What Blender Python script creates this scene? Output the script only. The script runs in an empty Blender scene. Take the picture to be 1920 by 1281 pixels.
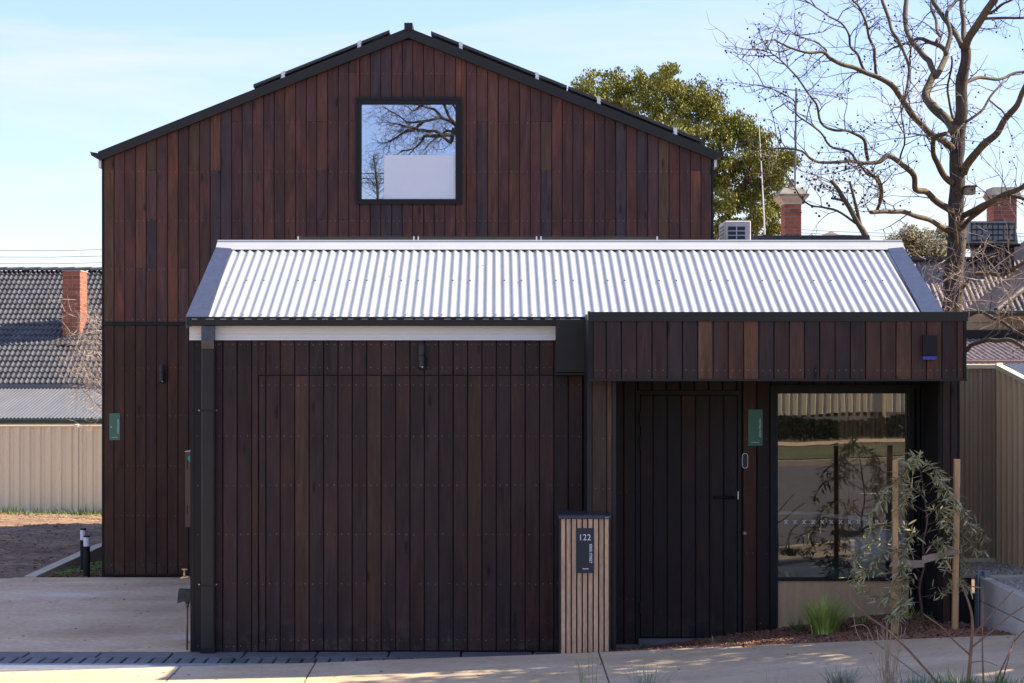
import bpy, math, random
from mathutils import Vector, Matrix, noise as mnoise
R = math.radians
random.seed(7)
S = bpy.context.scene
COL = S.collection

# ------------------------------------------------------------------ camera
F = 3700.0            # focal length in photo pixels (1920 wide)
CAMY = -16.65
CAMZ = 2.43
VX, VY = 930.0, 682.0  # vanishing point in photo pixels
cam = bpy.data.cameras.new('camera')
cam.sensor_width = 36.0
cam.lens = F / 1920 * 36.0
cam.shift_x = (960 - VX) / 1920
cam.shift_y = (VY - 640.5) / 1920
cam.clip_start = 0.5
cam.clip_end = 2000
co = bpy.data.objects.new('camera', cam)
COL.objects.link(co)
co.location = (0, CAMY, CAMZ)
co.rotation_euler = (R(90), 0, 0)
S.camera = co

# ------------------------------------------------------------------ light
SUN_EL = 40.0
SUN_AZ = 80.0         # clockwise from +Y (the view direction): from the right, a little behind the house
w = bpy.data.worlds.new('World')
S.world = w
w.use_nodes = True
nt = w.node_tree
for n in list(nt.nodes): nt.nodes.remove(n)
out = nt.nodes.new('ShaderNodeOutputWorld')
bg = nt.nodes.new('ShaderNodeBackground'); bg.inputs[1].default_value = 0.15
sky = nt.nodes.new('ShaderNodeTexSky'); sky.sky_type = 'NISHITA'; sky.sun_disc = False
sky.sun_elevation = R(SUN_EL); sky.sun_rotation = R(SUN_AZ)
sky.air_density = 0.75; sky.dust_density = 0.0; sky.ozone_density = 1.6; sky.altitude = 600
tc = nt.nodes.new('ShaderNodeTexCoord')
mp = nt.nodes.new('ShaderNodeMapping'); mp.inputs['Scale'].default_value = (1.0, 1.0, 4.5); mp.inputs['Rotation'].default_value = (R(9), R(-7), R(20))
n1 = nt.nodes.new('ShaderNodeTexNoise'); n1.inputs['Scale'].default_value = 3.1; n1.inputs['Detail'].default_value = 9; n1.inputs['Roughness'].default_value = 0.56; n1.inputs['Distortion'].default_value = 0.5
rmp = nt.nodes.new('ShaderNodeValToRGB')
rmp.color_ramp.elements[0].position = 0.47; rmp.color_ramp.elements[0].color = (0, 0, 0, 1)
rmp.color_ramp.elements[1].position = 0.76; rmp.color_ramp.elements[1].color = (0.8, 0.8, 0.8, 1)
mx = nt.nodes.new('ShaderNodeMix'); mx.data_type = 'RGBA'
mx.inputs[7].default_value = (1.25, 1.18, 1.03, 1)
nt.links.new(tc.outputs['Generated'], mp.inputs['Vector'])
nt.links.new(mp.outputs[0], n1.inputs['Vector'])
nt.links.new(n1.outputs['Fac'], rmp.inputs[0])
nt.links.new(rmp.outputs[0], mx.inputs[0])
tint = nt.nodes.new('ShaderNodeVectorMath'); tint.operation = 'MULTIPLY'; tint.inputs[1].default_value = (1.07, .895, .81)
nt.links.new(sky.outputs[0], tint.inputs[0])
# soft shoulder on the whole sky so the horizon band does not burn out
bw = nt.nodes.new('ShaderNodeRGBToBW'); nt.links.new(tint.outputs[0], bw.inputs[0])
md = nt.nodes.new('ShaderNodeMath'); md.operation = 'MULTIPLY_ADD'; md.inputs[1].default_value = 1/1.3; md.inputs[2].default_value = 1.0; nt.links.new(bw.outputs[0], md.inputs[0])
iv = nt.nodes.new('ShaderNodeMath'); iv.operation = 'DIVIDE'; iv.inputs[0].default_value = 1.3; nt.links.new(md.outputs[0], iv.inputs[1])
sh = nt.nodes.new('ShaderNodeVectorMath'); sh.operation = 'SCALE'; nt.links.new(tint.outputs[0], sh.inputs[0]); nt.links.new(iv.outputs[0], sh.inputs['Scale'])
hs = nt.nodes.new('ShaderNodeHueSaturation'); hs.inputs['Saturation'].default_value = 1.2; hs.inputs['Hue'].default_value = 0.512
nt.links.new(sh.outputs[0], hs.inputs['Color']); nt.links.new(hs.outputs[0], mx.inputs[6])
nt.links.new(mx.outputs[2], bg.inputs[0])
nt.links.new(bg.outputs[0], out.inputs[0])

sl = bpy.data.lights.new('sun', 'SUN'); sl.energy = 2.15; sl.angle = R(0.53); sl.color = (1.0, 0.90, 0.74)
so = bpy.data.objects.new('sun', sl); COL.objects.link(so)
sd = Vector((math.sin(R(SUN_AZ)) * math.cos(R(SUN_EL)), math.cos(R(SUN_AZ)) * math.cos(R(SUN_EL)), math.sin(R(SUN_EL))))
so.rotation_euler = sd.to_track_quat('Z', 'Y').to_euler()
so.location = (20, 5, 20)
S.view_settings.view_transform = 'Standard'
S.view_settings.look = 'None'
S.view_settings.gamma = 1
S.view_settings.use_curve_mapping = False
S.view_settings.exposure = 2.52

# ------------------------------------------------------------------ helpers
def sc(Y): return F / (Y - CAMY)
def px(x, Y): return (x - VX) / sc(Y)
def pz(y, Y): return CAMZ + (VY - y) / sc(Y)
def P(x, y, Y): return Vector((px(x, Y), Y, pz(y, Y)))

class MB:
    def __init__(s): s.v = []; s.f = []
    def add(s, vs, fs):
        b = len(s.v); s.v += [tuple(v) for v in vs]; s.f += [tuple(i + b for i in f) for f in fs]
    def box(s, x0, x1, y0, y1, z0, z1):
        s.add([(x0,y0,z0),(x1,y0,z0),(x1,y1,z0),(x0,y1,z0),(x0,y0,z1),(x1,y0,z1),(x1,y1,z1),(x0,y1,z1)],
              [(0,3,2,1),(4,5,6,7),(0,1,5,4),(1,2,6,5),(2,3,7,6),(3,0,4,7)])
    def bev(s, x0, x1, y0, y1, z0, z1, c):
        # box with chamfered edges
        vs = []
        for z, i in ((z0, c), (z0 + c, 0), (z1 - c, 0), (z1, c)):
            X0, X1, Y0, Y1 = x0 + i, x1 - i, y0 + i, y1 - i
            k = c if i == 0 else c * .6
            vs += [(X0+k,Y0,z),(X1-k,Y0,z),(X1,Y0+k,z),(X1,Y1-k,z),(X1-k,Y1,z),(X0+k,Y1,z),(X0,Y1-k,z),(X0,Y0+k,z)]
        fs = [tuple(range(7, -1, -1)), tuple(range(24, 32))]
        for l in range(3):
            for i in range(8):
                a = l*8+i; b = l*8+(i+1) % 8
                fs.append((a, b, b+8, a+8))
        s.add(vs, fs)
    def prism(s, poly, axis, a, b):
        # poly in the two other axes, extruded along axis from a to b
        n = len(poly)
        def mk(p, t):
            if axis == 'y': return (p[0], t, p[1])
            if axis == 'x': return (t, p[0], p[1])
            return (p[0], p[1], t)
        s.add([mk(p, a) for p in poly] + [mk(p, b) for p in poly],
              [tuple(range(n)), tuple(range(2*n-1, n-1, -1))] + [(i, i+n, (i+1) % n + n, (i+1) % n) for i in range(n)])
    def tube(s, pts, rad, n=6, cap=True):
        pts = [Vector(p) for p in pts]
        if not hasattr(rad, '__len__'): rad = [rad]*len(pts)
        b = len(s.v); prev = None
        for i, p in enumerate(pts):
            t = (pts[min(i+1, len(pts)-1)] - pts[max(i-1, 0)])
            if t.length < 1e-9: t = Vector((0,0,1))
            t.normalize()
            if prev is None:
                u = t.orthogonal().normalized()
            else:
                u = prev - t*prev.dot(t)
                u = u.normalized() if u.length > 1e-6 else t.orthogonal().normalized()
            prev = u; q = t.cross(u)
            for k in range(n):
                a = 2*math.pi*k/n
                s.v.append(tuple(p + (u*math.cos(a) + q*math.sin(a))*rad[i]))
        for i in range(len(pts)-1):
            for k in range(n):
                a = b+i*n+k; c = b+i*n+(k+1) % n
                s.f.append((a, c, c+n, a+n))
        if cap:
            s.f.append(tuple(b+k for k in range(n-1, -1, -1)))
            e = b+(len(pts)-1)*n
            s.f.append(tuple(e+k for k in range(n)))
    def ball(s, c, r, n=6, m=4):
        b = len(s.v)
        s.v.append((c[0], c[1], c[2]-r))
        for j in range(1, m):
            th = math.pi*j/m
            for k in range(n):
                a = 2*math.pi*k/n
                s.v.append((c[0]+r*math.sin(th)*math.cos(a), c[1]+r*math.sin(th)*math.sin(a), c[2]-r*math.cos(th)))
        s.v.append((c[0], c[1], c[2]+r)); e = len(s.v)-1
        for k in range(n):
            s.f.append((b, b+1+(k+1) % n, b+1+k))
            for j in range(m-2):
                a = b+1+j*n+k; d = b+1+j*n+(k+1) % n
                s.f.append((a, d, d+n, a+n))
            s.f.append((b+1+(m-2)*n+k, b+1+(m-2)*n+(k+1) % n, e))
    def mesh(s, name, smooth=False):
        me = bpy.data.meshes.new(name)
        me.from_pydata(s.v, [], s.f)
        me.update()
        if smooth: me.polygons.foreach_set('use_smooth', [True]*len(me.polygons))
        return me

W = {}
def link(name, data, parent=None, loc=(0,0,0), color=None, kind=None, label=None):
    o = bpy.data.objects.new(name, data)
    COL.objects.link(o)
    o.location = loc; W[o.name] = Vector(loc)
    if parent is not None:
        o.parent = parent
        o.matrix_parent_inverse = Matrix.Translation(-W[parent.name])
    if color: o.color = (color[0], color[1], color[2], 1)
    if kind: o['kind'] = kind
    if label: o['label'] = label
    return o
def part(name, mb, m, parent=None, smooth=False, **k):
    me = mb.mesh(name, smooth); me.materials.append(m)
    return link(name, me, parent, **k)
def tag(o, label, cat, group=None):
    o['label'] = label; o['category'] = cat
    if group: o['group'] = group
    return o
def thing(name, label, cat, loc=(0,0,0), group=None):
    return tag(link(name, None, None, loc), label, cat, group)
def copy_thing(o, d, label=None):
    c = o.copy(); COL.objects.link(c); c.location = Vector(o.location) + Vector(d); W[c.name] = W[o.name] + Vector(d)
    if label: c['label'] = label
    def rec(src, dst):
        for ch in list(src.children):
            k = ch.copy(); COL.objects.link(k); k.parent = dst
            W[k.name] = W[ch.name]; rec(ch, k)
    rec(o, c)
    return c

# ------------------------------------------------------------------ materials
MATS = {}
def mat(name, col, rough=0.6, metal=0.0, var=0.15, scale=6.0, bump=0.0, bscale=40.0, stretch=(1,1,1), spec=0.5, col2=None, fine=0.0, fscale=60.0, objcol=False, trans=0.0, randvar=0.0, detail=5):
    m = bpy.data.materials.new(name); m.use_nodes = True
    t = m.node_tree; N = t.nodes; L = t.links
    b = N['Principled BSDF']
    b.inputs['Roughness'].default_value = rough; b.inputs['Metallic'].default_value = metal
    b.inputs['Specular IOR Level'].default_value = spec
    tc = N.new('ShaderNodeTexCoord'); mp = N.new('ShaderNodeMapping'); mp.inputs['Scale'].default_value = stretch
    L.new(tc.outputs['Object'], mp.inputs[0])
    vec = mp.outputs[0]
    if objcol or randvar:
        oi = N.new('ShaderNodeObjectInfo')
        va = N.new('ShaderNodeVectorMath'); va.operation = 'MULTIPLY_ADD'
        va.inputs[1].default_value = (37, 37, 37)
        cb = N.new('ShaderNodeCombineXYZ')
        for i in range(3): L.new(oi.outputs['Random'], cb.inputs[i])
        L.new(cb.outputs[0], va.inputs[0]); L.new(vec, va.inputs[2]); vec = va.outputs[0]
    no = N.new('ShaderNodeTexNoise'); no.inputs['Scale'].default_value = scale; no.inputs['Detail'].default_value = detail; no.inputs['Roughness'].default_value = .6
    L.new(vec, no.inputs['Vector'])
    mr = N.new('ShaderNodeMapRange'); mr.inputs[1].default_value = .3; mr.inputs[2].default_value = .7
    L.new(no.outputs['Fac'], mr.inputs[0])
    if col2 is not None:
        mx = N.new('ShaderNodeMix'); mx.data_type = 'RGBA'
        mx.inputs[6].default_value = (*col, 1); mx.inputs[7].default_value = (*col2, 1)
        L.new(mr.outputs[0], mx.inputs[0]); c = mx.outputs[2]
    else:
        mr.inputs[3].default_value = 1-var; mr.inputs[4].default_value = 1+var
        vm = N.new('ShaderNodeVectorMath'); vm.operation = 'SCALE'
        if objcol: L.new(oi.outputs['Color'], vm.inputs[0])
        else: vm.inputs[0].default_value = col
        L.new(mr.outputs[0], vm.inputs['Scale']); c = vm.outputs[0]
    if fine:
        n2 = N.new('ShaderNodeTexNoise'); n2.inputs['Scale'].default_value = fscale; n2.inputs['Detail'].default_value = 4
        L.new(vec, n2.inputs['Vector'])
        m2 = N.new('ShaderNodeMapRange'); m2.inputs[1].default_value = .3; m2.inputs[2].default_value = .7; m2.inputs[3].default_value = 1-fine; m2.inputs[4].default_value = 1+fine
        L.new(n2.outputs['Fac'], m2.inputs[0])
        v2 = N.new('ShaderNodeVectorMath'); v2.operation = 'SCALE'; L.new(c, v2.inputs[0]); L.new(m2.outputs[0], v2.inputs['Scale']); c = v2.outputs[0]
    if randvar:
        m3 = N.new('ShaderNodeMapRange'); m3.inputs[3].default_value = 1-randvar; m3.inputs[4].default_value = 1+randvar
        L.new(oi.outputs['Random'], m3.inputs[0])
        v3 = N.new('ShaderNodeVectorMath'); v3.operation = 'SCALE'; L.new(c, v3.inputs[0]); L.new(m3.outputs[0], v3.inputs['Scale']); c = v3.outputs[0]
    L.new(c, b.inputs['Base Color'])
    if bump:
        nb = N.new('ShaderNodeTexNoise'); nb.inputs['Scale'].default_value = bscale; nb.inputs['Detail'].default_value = 4
        L.new(vec, nb.inputs['Vector'])
        bp = N.new('ShaderNodeBump'); bp.inputs['Strength'].default_value = bump; bp.inputs['Distance'].default_value = .01
        L.new(nb.outputs['Fac'], bp.inputs['Height']); L.new(bp.outputs[0], b.inputs['Normal'])
    MATS[name] = m
    return m

def wood_mat(name, rough, knots=True, fade=.4):
    # stained timber: colour per board from the object colour, grain and weather streaks along the board
    m = bpy.data.materials.new(name); m.use_nodes = True
    t = m.node_tree; N = t.nodes; L = t.links; b = N['Principled BSDF']
    tc = N.new('ShaderNodeTexCoord'); oi = N.new('ShaderNodeObjectInfo')
    cb = N.new('ShaderNodeCombineXYZ')
    for i in range(3): L.new(oi.outputs['Random'], cb.inputs[i])
    off = N.new('ShaderNodeVectorMath'); off.operation = 'MULTIPLY_ADD'; off.inputs[1].default_value = (41, 23, 67)
    L.new(cb.outputs[0], off.inputs[0]); L.new(tc.outputs['Object'], off.inputs[2])
    def ns(scale, st, det=6, rg=.6, dist=0):
        mp = N.new('ShaderNodeMapping'); mp.inputs['Scale'].default_value = st; L.new(off.outputs[0], mp.inputs[0])
        n = N.new('ShaderNodeTexNoise'); n.inputs['Scale'].default_value = scale; n.inputs['Detail'].default_value = det
        n.inputs['Roughness'].default_value = rg; n.inputs['Distortion'].default_value = dist
        L.new(mp.outputs[0], n.inputs['Vector']); return n.outputs['Fac']
    def mr(x, a, c, lo, hi):
        n = N.new('ShaderNodeMapRange'); n.inputs[1].default_value = a; n.inputs[2].default_value = c; n.inputs[3].default_value = lo; n.inputs[4].default_value = hi
        L.new(x, n.inputs[0]); return n.outputs[0]
    def scl(c, f):
        n = N.new('ShaderNodeVectorMath'); n.operation = 'SCALE'; L.new(c, n.inputs[0]); L.new(f, n.inputs['Scale']); return n.outputs[0]
    g1 = ns(30, (3.5, 1, .12), 5, .65, .6)      # grain
    g2 = ns(5, (1.6, 1, .22), 4, .6, 1.2)       # broad streaks
    g3 = ns(2.2, (1.5, 1, .6), 3, .5)           # blotches
    c = scl(oi.outputs['Color'], mr(g1, .3, .7, .72, 1.28))
    c = scl(c, mr(g2, .3, .7, .64, 1.4))
    rust = N.new('ShaderNodeMix'); rust.data_type = 'RGBA'
    L.new(c, rust.inputs[6])
    r2 = N.new('ShaderNodeVectorMath'); r2.operation = 'MULTIPLY'; r2.inputs[1].default_value = (2.0, 1.3, .85); L.new(c, r2.inputs[0]); L.new(r2.outputs[0], rust.inputs[7])
    L.new(mr(g3, .54, .78, 0, .75), rust.inputs[0]); c = rust.outputs[2]
    if knots:
        mp = N.new('ShaderNodeMapping'); mp.inputs['Scale'].default_value = (6, 1, 1.7); L.new(off.outputs[0], mp.inputs[0])
        vo = N.new('ShaderNodeTexVoronoi'); vo.inputs['Scale'].default_value = 1.0; L.new(mp.outputs[0], vo.inputs['Vector'])
        c = scl(c, mr(vo.outputs['Distance'], .05, .13, .3, 1))
    # pale splash dust on the foot of the boards
    ge = N.new('ShaderNodeNewGeometry'); sp = N.new('ShaderNodeSeparateXYZ'); L.new(ge.outputs['Position'], sp.inputs[0])
    dn = N.new('ShaderNodeTexNoise'); dn.inputs['Scale'].default_value = 7; dn.inputs['Detail'].default_value = 8; dn.inputs['Roughness'].default_value = .75; L.new(ge.outputs['Position'], dn.inputs['Vector'])
    dm = N.new('ShaderNodeMath'); dm.operation = 'MULTIPLY'; L.new(mr(sp.outputs[2], .02, .5, 1, 0), dm.inputs[0]); L.new(mr(dn.outputs['Fac'], .5, .72, 0, .38), dm.inputs[1])
    du = N.new('ShaderNodeMix'); du.data_type = 'RGBA'; du.inputs[7].default_value = (.16, .13, .10, 1); L.new(c, du.inputs[6]); L.new(dm.outputs[0], du.inputs[0]); c = du.outputs[2]
    L.new(c, b.inputs['Base Color'])
    L.new(mr(g2, .3, .7, rough-.08, rough+.1), b.inputs['Roughness'])
    b.inputs['Specular IOR Level'].default_value = .22
    bp = N.new('ShaderNodeBump'); bp.inputs['Strength'].default_value = .35; bp.inputs['Distance'].default_value = .004
    L.new(g1, bp.inputs['Height']); L.new(bp.outputs[0], b.inputs['Normal'])
    MATS[name] = m
    return m

def glass_mat(name, base_r, tint=(1,1,1), see=(1,1,1), rip=0.0):
    m = bpy.data.materials.new(name); m.use_nodes = True
    t = m.node_tree; N = t.nodes; L = t.links
    for n in list(N): N.remove(n)
    o = N.new('ShaderNodeOutputMaterial'); mix = N.new('ShaderNodeMixShader')
    g = N.new('ShaderNodeBsdfGlossy'); g.inputs['Roughness'].default_value = 0.0; g.inputs['Color'].default_value = (*tint, 1)
    tr = N.new('ShaderNodeBsdfTransparent'); tr.inputs['Color'].default_value = (*see, 1)
    fr = N.new('ShaderNodeFresnel'); fr.inputs['IOR'].default_value = 1.5
    ad = N.new('ShaderNodeMath'); ad.operation = 'ADD'; ad.inputs[1].default_value = base_r; ad.use_clamp = True
    L.new(fr.outputs[0], ad.inputs[0]); L.new(ad.outputs[0], mix.inputs[0]); L.new(tr.outputs[0], mix.inputs[1]); L.new(g.outputs[0], mix.inputs[2]); L.new(mix.outputs[0], o.inputs[0])
    if rip:
        tc = N.new('ShaderNodeTexCoord'); n = N.new('ShaderNodeTexNoise'); n.inputs['Scale'].default_value = 1.6; n.inputs['Detail'].default_value = 1
        L.new(tc.outputs['Object'], n.inputs['Vector'])
        bp = N.new('ShaderNodeBump'); bp.inputs['Strength'].default_value = rip; bp.inputs['Distance'].default_value = .01
        L.new(n.outputs['Fac'], bp.inputs['Height']); L.new(bp.outputs[0], g.inputs['Normal'])
    MATS[name] = m
    return m

WOOD = wood_mat('stained_timber', .5)
WOOD_PLAIN = wood_mat('painted_timber', .55, knots=False)
CHAR = mat('charcoal_steel', (.024, .020, .018), .5, 0, .08, 3, spec=.3)
CHAR_FL = mat('charcoal_flashing', (.05, .054, .07), .3, .35, .22, 14, spec=.6, fine=.18, fscale=35)
CHAR_DK = mat('dark_sheet', (.012, .011, .012), .5, 0, .1, 3, spec=.25)
BACK = mat('wall_membrane', (.020, .013, .012), .8)
ZINC = mat('zinc_steel', (.39, .385, .36), .38, .1, .08, 1.2, stretch=(1,.4,.4), fine=.05, fscale=18)
ZINCF = mat('zinc_flashing', (.42, .415, .39), .45, .1, .04, 3)
WHITE = mat('white_board', (.74, .72, .68), .55, 0, .04, 4)
NAIL = mat('nail_steel', (.62, .56, .50), .4, .3, .2)
DARKFR = mat('window_frame_metal', (.020, .016, .016), .55, 0, .06, spec=.25)
CONC = mat('driveway_concrete', (.54, .325, .165), .85, 0, col2=(.78, .56, .345), scale=1.5, stretch=(.7, 1.0, 1), fine=.16, fscale=24, bump=.15, bscale=90, detail=10)
SIDEF = mat('brightened_tan_fence_steel', (.82, .59, .33), .5, 0, .06, 2, stretch=(3, 3, .4), fine=.03)  # side run: tan made lighter and redder to offset its weak light
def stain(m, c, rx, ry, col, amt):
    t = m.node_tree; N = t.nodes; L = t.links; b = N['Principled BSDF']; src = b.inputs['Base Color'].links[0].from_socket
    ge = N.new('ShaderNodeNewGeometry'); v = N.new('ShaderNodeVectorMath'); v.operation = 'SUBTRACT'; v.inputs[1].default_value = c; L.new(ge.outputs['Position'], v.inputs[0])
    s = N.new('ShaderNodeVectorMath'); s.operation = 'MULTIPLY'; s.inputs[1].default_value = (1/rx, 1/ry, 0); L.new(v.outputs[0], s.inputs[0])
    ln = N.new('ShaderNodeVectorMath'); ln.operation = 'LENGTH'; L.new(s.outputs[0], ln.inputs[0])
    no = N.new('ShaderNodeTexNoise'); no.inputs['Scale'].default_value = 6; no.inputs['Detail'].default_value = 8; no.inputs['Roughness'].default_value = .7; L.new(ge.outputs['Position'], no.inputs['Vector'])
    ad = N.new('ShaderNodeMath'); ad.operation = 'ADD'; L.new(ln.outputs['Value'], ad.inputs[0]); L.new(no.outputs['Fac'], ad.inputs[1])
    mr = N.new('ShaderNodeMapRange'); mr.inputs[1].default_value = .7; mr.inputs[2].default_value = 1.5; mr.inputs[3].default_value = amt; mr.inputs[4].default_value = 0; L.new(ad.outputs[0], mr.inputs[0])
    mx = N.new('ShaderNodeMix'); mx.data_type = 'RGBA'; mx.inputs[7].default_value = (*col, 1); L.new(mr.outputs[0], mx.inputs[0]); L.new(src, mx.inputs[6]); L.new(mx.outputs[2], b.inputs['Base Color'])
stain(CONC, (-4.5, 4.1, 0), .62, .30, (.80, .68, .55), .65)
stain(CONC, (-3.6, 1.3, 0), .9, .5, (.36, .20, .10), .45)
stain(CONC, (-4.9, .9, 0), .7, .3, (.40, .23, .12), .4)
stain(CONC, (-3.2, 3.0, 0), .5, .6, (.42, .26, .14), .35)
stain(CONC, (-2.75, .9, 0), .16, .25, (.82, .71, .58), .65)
PATH = mat('path_concrete', (.48, .33, .19), .85, 0, col2=(.64, .48, .30), scale=1.7, stretch=(.6, 1.5, 1), fine=.13, fscale=30, bump=.2, bscale=110, detail=10)
BLUEST = mat('bluestone_paver', (.135, .125, .118), .75, 0, .16, 9, fine=.12, fscale=70, bump=.2, randvar=.28)
GRATE = mat('galvanised_grate', (.42, .43, .45), .45, .5, .15, 20)
JOINT = mat('joint_sand', (.05, .045, .04), .9)
SOIL = mat('bare_soil', (.10, .05, .025), .95, 0, col2=(.32, .185, .095), scale=2.6, stretch=(.5, 1.2, 1), fine=.45, fscale=16, bump=.9, bscale=14, detail=12)
MULCHSOIL = mat('mulch_soil', (.035, .018, .012), .95, 0, .3, 20, bump=.8, bscale=60)
CHIP = mat('bark_chip', (.07, .026, .014), .85, 0, col2=(.42, .20, .11), scale=38, stretch=(1,1,1), fine=.2)
CREAM = mat('cream_fence_steel', (.86, .74, .49), .5, 0, .03, 1.2, stretch=(1, 1, .4), fine=.03)
TAN = mat('tan_fence_steel', (.40, .29, .18), .45, 0, .06, 2, stretch=(3, 3, .4), fine=.03)  # back fence panel: alley shade is put into this darker tan
TILE = mat('charcoal_roof_tile', (.062, .058, .057), .5, 0, .2, 9, randvar=.22, fine=.1)
BRICK = mat('red_brick', (.34, .105, .055), .85, 0, .2, 10, randvar=.22, fine=.15, bump=.3)
MORTAR = mat('lime_mortar', (.36, .31, .26), .9)
STONE = mat('weathered_render', (.33, .29, .22), .9, 0, .3, 8, fine=.2)
CREAMP = mat('cream_paint', (.60, .52, .42), .7)
RUST = mat('brown_roof_steel', (.06, .043, .038), .7, .0, col2=(.10, .072, .06), scale=5, stretch=(2, .4, .4), fine=.25, fscale=14)
RUST2 = mat('flaking_roof_steel', (.075, .054, .047), .75, .0, col2=(.25, .185, .155), scale=11, stretch=(2, .5, .5), fine=.35, fscale=16)
GALV = mat('aged_galvanised_steel', (.14, .14, .137), .5, .35, .12, 3, stretch=(1, .3, .3))
GREEN = mat('green_gutter', (.025, .045, .03), .5)
CONCW = mat('retaining_concrete', (.48, .435, .365), .85, 0, .13, 5, fine=.08, bump=.15)
GALVP = mat('galvanised_post', (.30, .35, .42), .4, .6, .1)
KERB = mat('kerb_concrete', (.56, .45, .31), .9, 0, .12, 6, fine=.1)
GRAVEL = mat('gravel_stone', (.28, .25, .20), .9, 0, col2=(.55, .49, .41), scale=22, fine=.4, fscale=50)
BARK = mat('grey_bark', (.026, .017, .012), .9, 0, col2=(.10, .07, .047), scale=5, stretch=(3, 3, .7), fine=.3, fscale=30, bump=.9, bscale=26)
BARKL = mat('limb_bark', (.055, .037, .025), .85, 0, col2=(.14, .10, .048), scale=4, fine=.25, fscale=30, bump=.5, bscale=30)
TWIG = mat('twig_bark', (.10, .068, .05), .8, 0, .2)
TWIGL = mat('pale_twig_bark', (.40, .31, .23), .8, 0, .2)
SEED = mat('seed_ball', (.035, .02, .018), .8, 0, .3)
BOLL = mat('bollard_black', (.012, .011, .011), .55, spec=.2)
OPAL = mat('opal_diffuser', (.72, .72, .78), .35)
BRASS = mat('brass', (.62, .46, .22), .35, .8, .2)
COPPER = mat('aged_copper', (.22, .12, .07), .5, .6, .3)
LAG = mat('black_pipe_wrap', (.028, .030, .032), .6, 0, .6, 25)
SIGNG = mat('green_sign', (.055, .165, .10), .5, 0, .04)
SIGNK = mat('black_sign', (.022, .022, .026), .5)
INK = mat('white_lettering', (.8, .8, .8), .5)
OAK = mat('oak_batten', (.54, .325, .185), .55, 0, .22, 6, stretch=(4, 4, .5), fine=.2, fscale=40, randvar=.12)
STAKE = mat('hardwood_stake', (.60, .35, .15), .7, 0, .16, 6, stretch=(5, 5, .5), fine=.15, randvar=.08)
STRAP = mat('hessian_strap', (.40, .28, .21), .9, 0, .2, 20, stretch=(1, 1, 6))
TEAL = mat('teal_cushion', (.02, .085, .075), .8)
GREYC = mat('grey_canvas', (.52, .53, .50), .85, 0, .08, 12, bump=.3, bscale=200)
PLY = mat('plywood', (.52, .345, .18), .6, 0, .13, 5, stretch=(5, 5, .4), fine=.1)
ROOM = mat('room_wall', (.28, .24, .21), .8)
BLIND = mat('white_blind', (.88, .87, .84), .6, 0, .02)
PANEL = mat('solar_frame', (.05, .042, .038), .35, .4)
PVCELL = mat('solar_cells', (.01, .012, .03), .12, 0)
ALU = mat('aluminium', (.62, .62, .60), .35, .7, .1)
ACW = mat('ivory_enamel', (.62, .58, .52), .45)
COOL = mat('cooler_grille', (.20, .22, .21), .6)
GUM = mat('gum_leaf', (.12, .13, .025), .65, 0, col2=(.28, .26, .05), scale=1.6, fine=.25, fscale=5, spec=.12)
OLIVE = mat('olive_shrub', (.06, .06, .018), .7, 0, col2=(.20, .16, .06), scale=5, fine=.3)
PJOINT = mat('path_joint', (.20, .14, .085), .95)
SAPL = mat('sapling_leaf', (.22, .205, .075), .5, 0, col2=(.56, .50, .26), scale=9, fine=.2)
SAPS = mat('sapling_stem', (.10, .05, .04), .6, 0, .2)
GRASS = mat('lomandra_blade', (.20, .30, .04), .5, 0, col2=(.52, .62, .15), scale=14)
WEED = mat('weed_leaf', (.045, .10, .02), .6, 0, col2=(.16, .24, .06), scale=12)
SAGE = mat('silver_leaf', (.13, .17, .12), .7, 0, col2=(.30, .34, .26), scale=20)
DRY = mat('dry_stem', (.34, .26, .18), .8, 0, .2, 14)
DRYB = mat('brown_branch', (.17, .095, .06), .75, 0, .25, 14)
SEDUM = mat('sedum_leaf', (.10, .17, .03), .6, 0, col2=(.28, .38, .09), scale=14)
ASPH = mat('asphalt', (.10, .092, .085), .9, 0, .15, 3, fine=.2, fscale=90)
TURF = mat('turf', (.06, .075, .02), .9, 0, col2=(.15, .14, .05), scale=1.2, fine=.4, fscale=20)
HEDGE = mat('hedge_leaf', (.025, .045, .012), .7, 0, .4, 5)
GLASS_UP = glass_mat('upper_window_glass', .56, (.72, .80, 1.0), (.85, .87, .9), .02)
GLASS_LO = glass_mat('porch_window_glass', .13, (1, .95, .89), (.95, .95, .95), .06)
# ------------------------------------------------------------------ ground
ZP = [(-60,-1.3),(-30,-.55),(-3.98,-.02),(-1.4,.03),(.51,.107),(2.7,.254),(3.95,.385),(6,.5),(30,1.3),(60,2.2)]
def zp(x):
    for (a, za), (b, zb) in zip(ZP, ZP[1:]):
        if x <= b: return za + (zb-za)*max(0, (x-a))/(b-a)
    return ZP[-1][1]
YE = [(-60,-1.3),(-6.4,-1.1),(-3.98,-.97),(-2.4,-.86),(-1.4,-.80),(-1.0,-.79),(.51,-.85),(2.7,-1.2),(3.95,-1.75),(6,-2.0),(60,-2.0)]
def ye(x):
    for (a, za), (b, zb) in zip(YE, YE[1:]):
        if x <= b: return za + (zb-za)*max(0, (x-a))/(b-a)
    return YE[-1][1]
def sheet(name, xs, ys, zf, m, kind='structure', smooth=False, parent=None):
    mb = MB()
    nx, ny = len(xs), len(ys)
    for y in ys:
        for x in xs: mb.v.append((x, y, zf(x, y)))
    for j in range(ny-1):
        for i in range(nx-1):
            a = j*nx+i; mb.f.append((a, a+1, a+1+nx, a+nx))
    return part(name, mb, m, parent, smooth=smooth, kind=kind)
def lin(a, b, n): return [a+(b-a)*i/(n-1) for i in range(n)]
def gz(x, y):
    a = zp(x)-.35; b = -.5
    t = min(1, max(0, (y+2)/4)); return a*(1-t)+b*t
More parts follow.
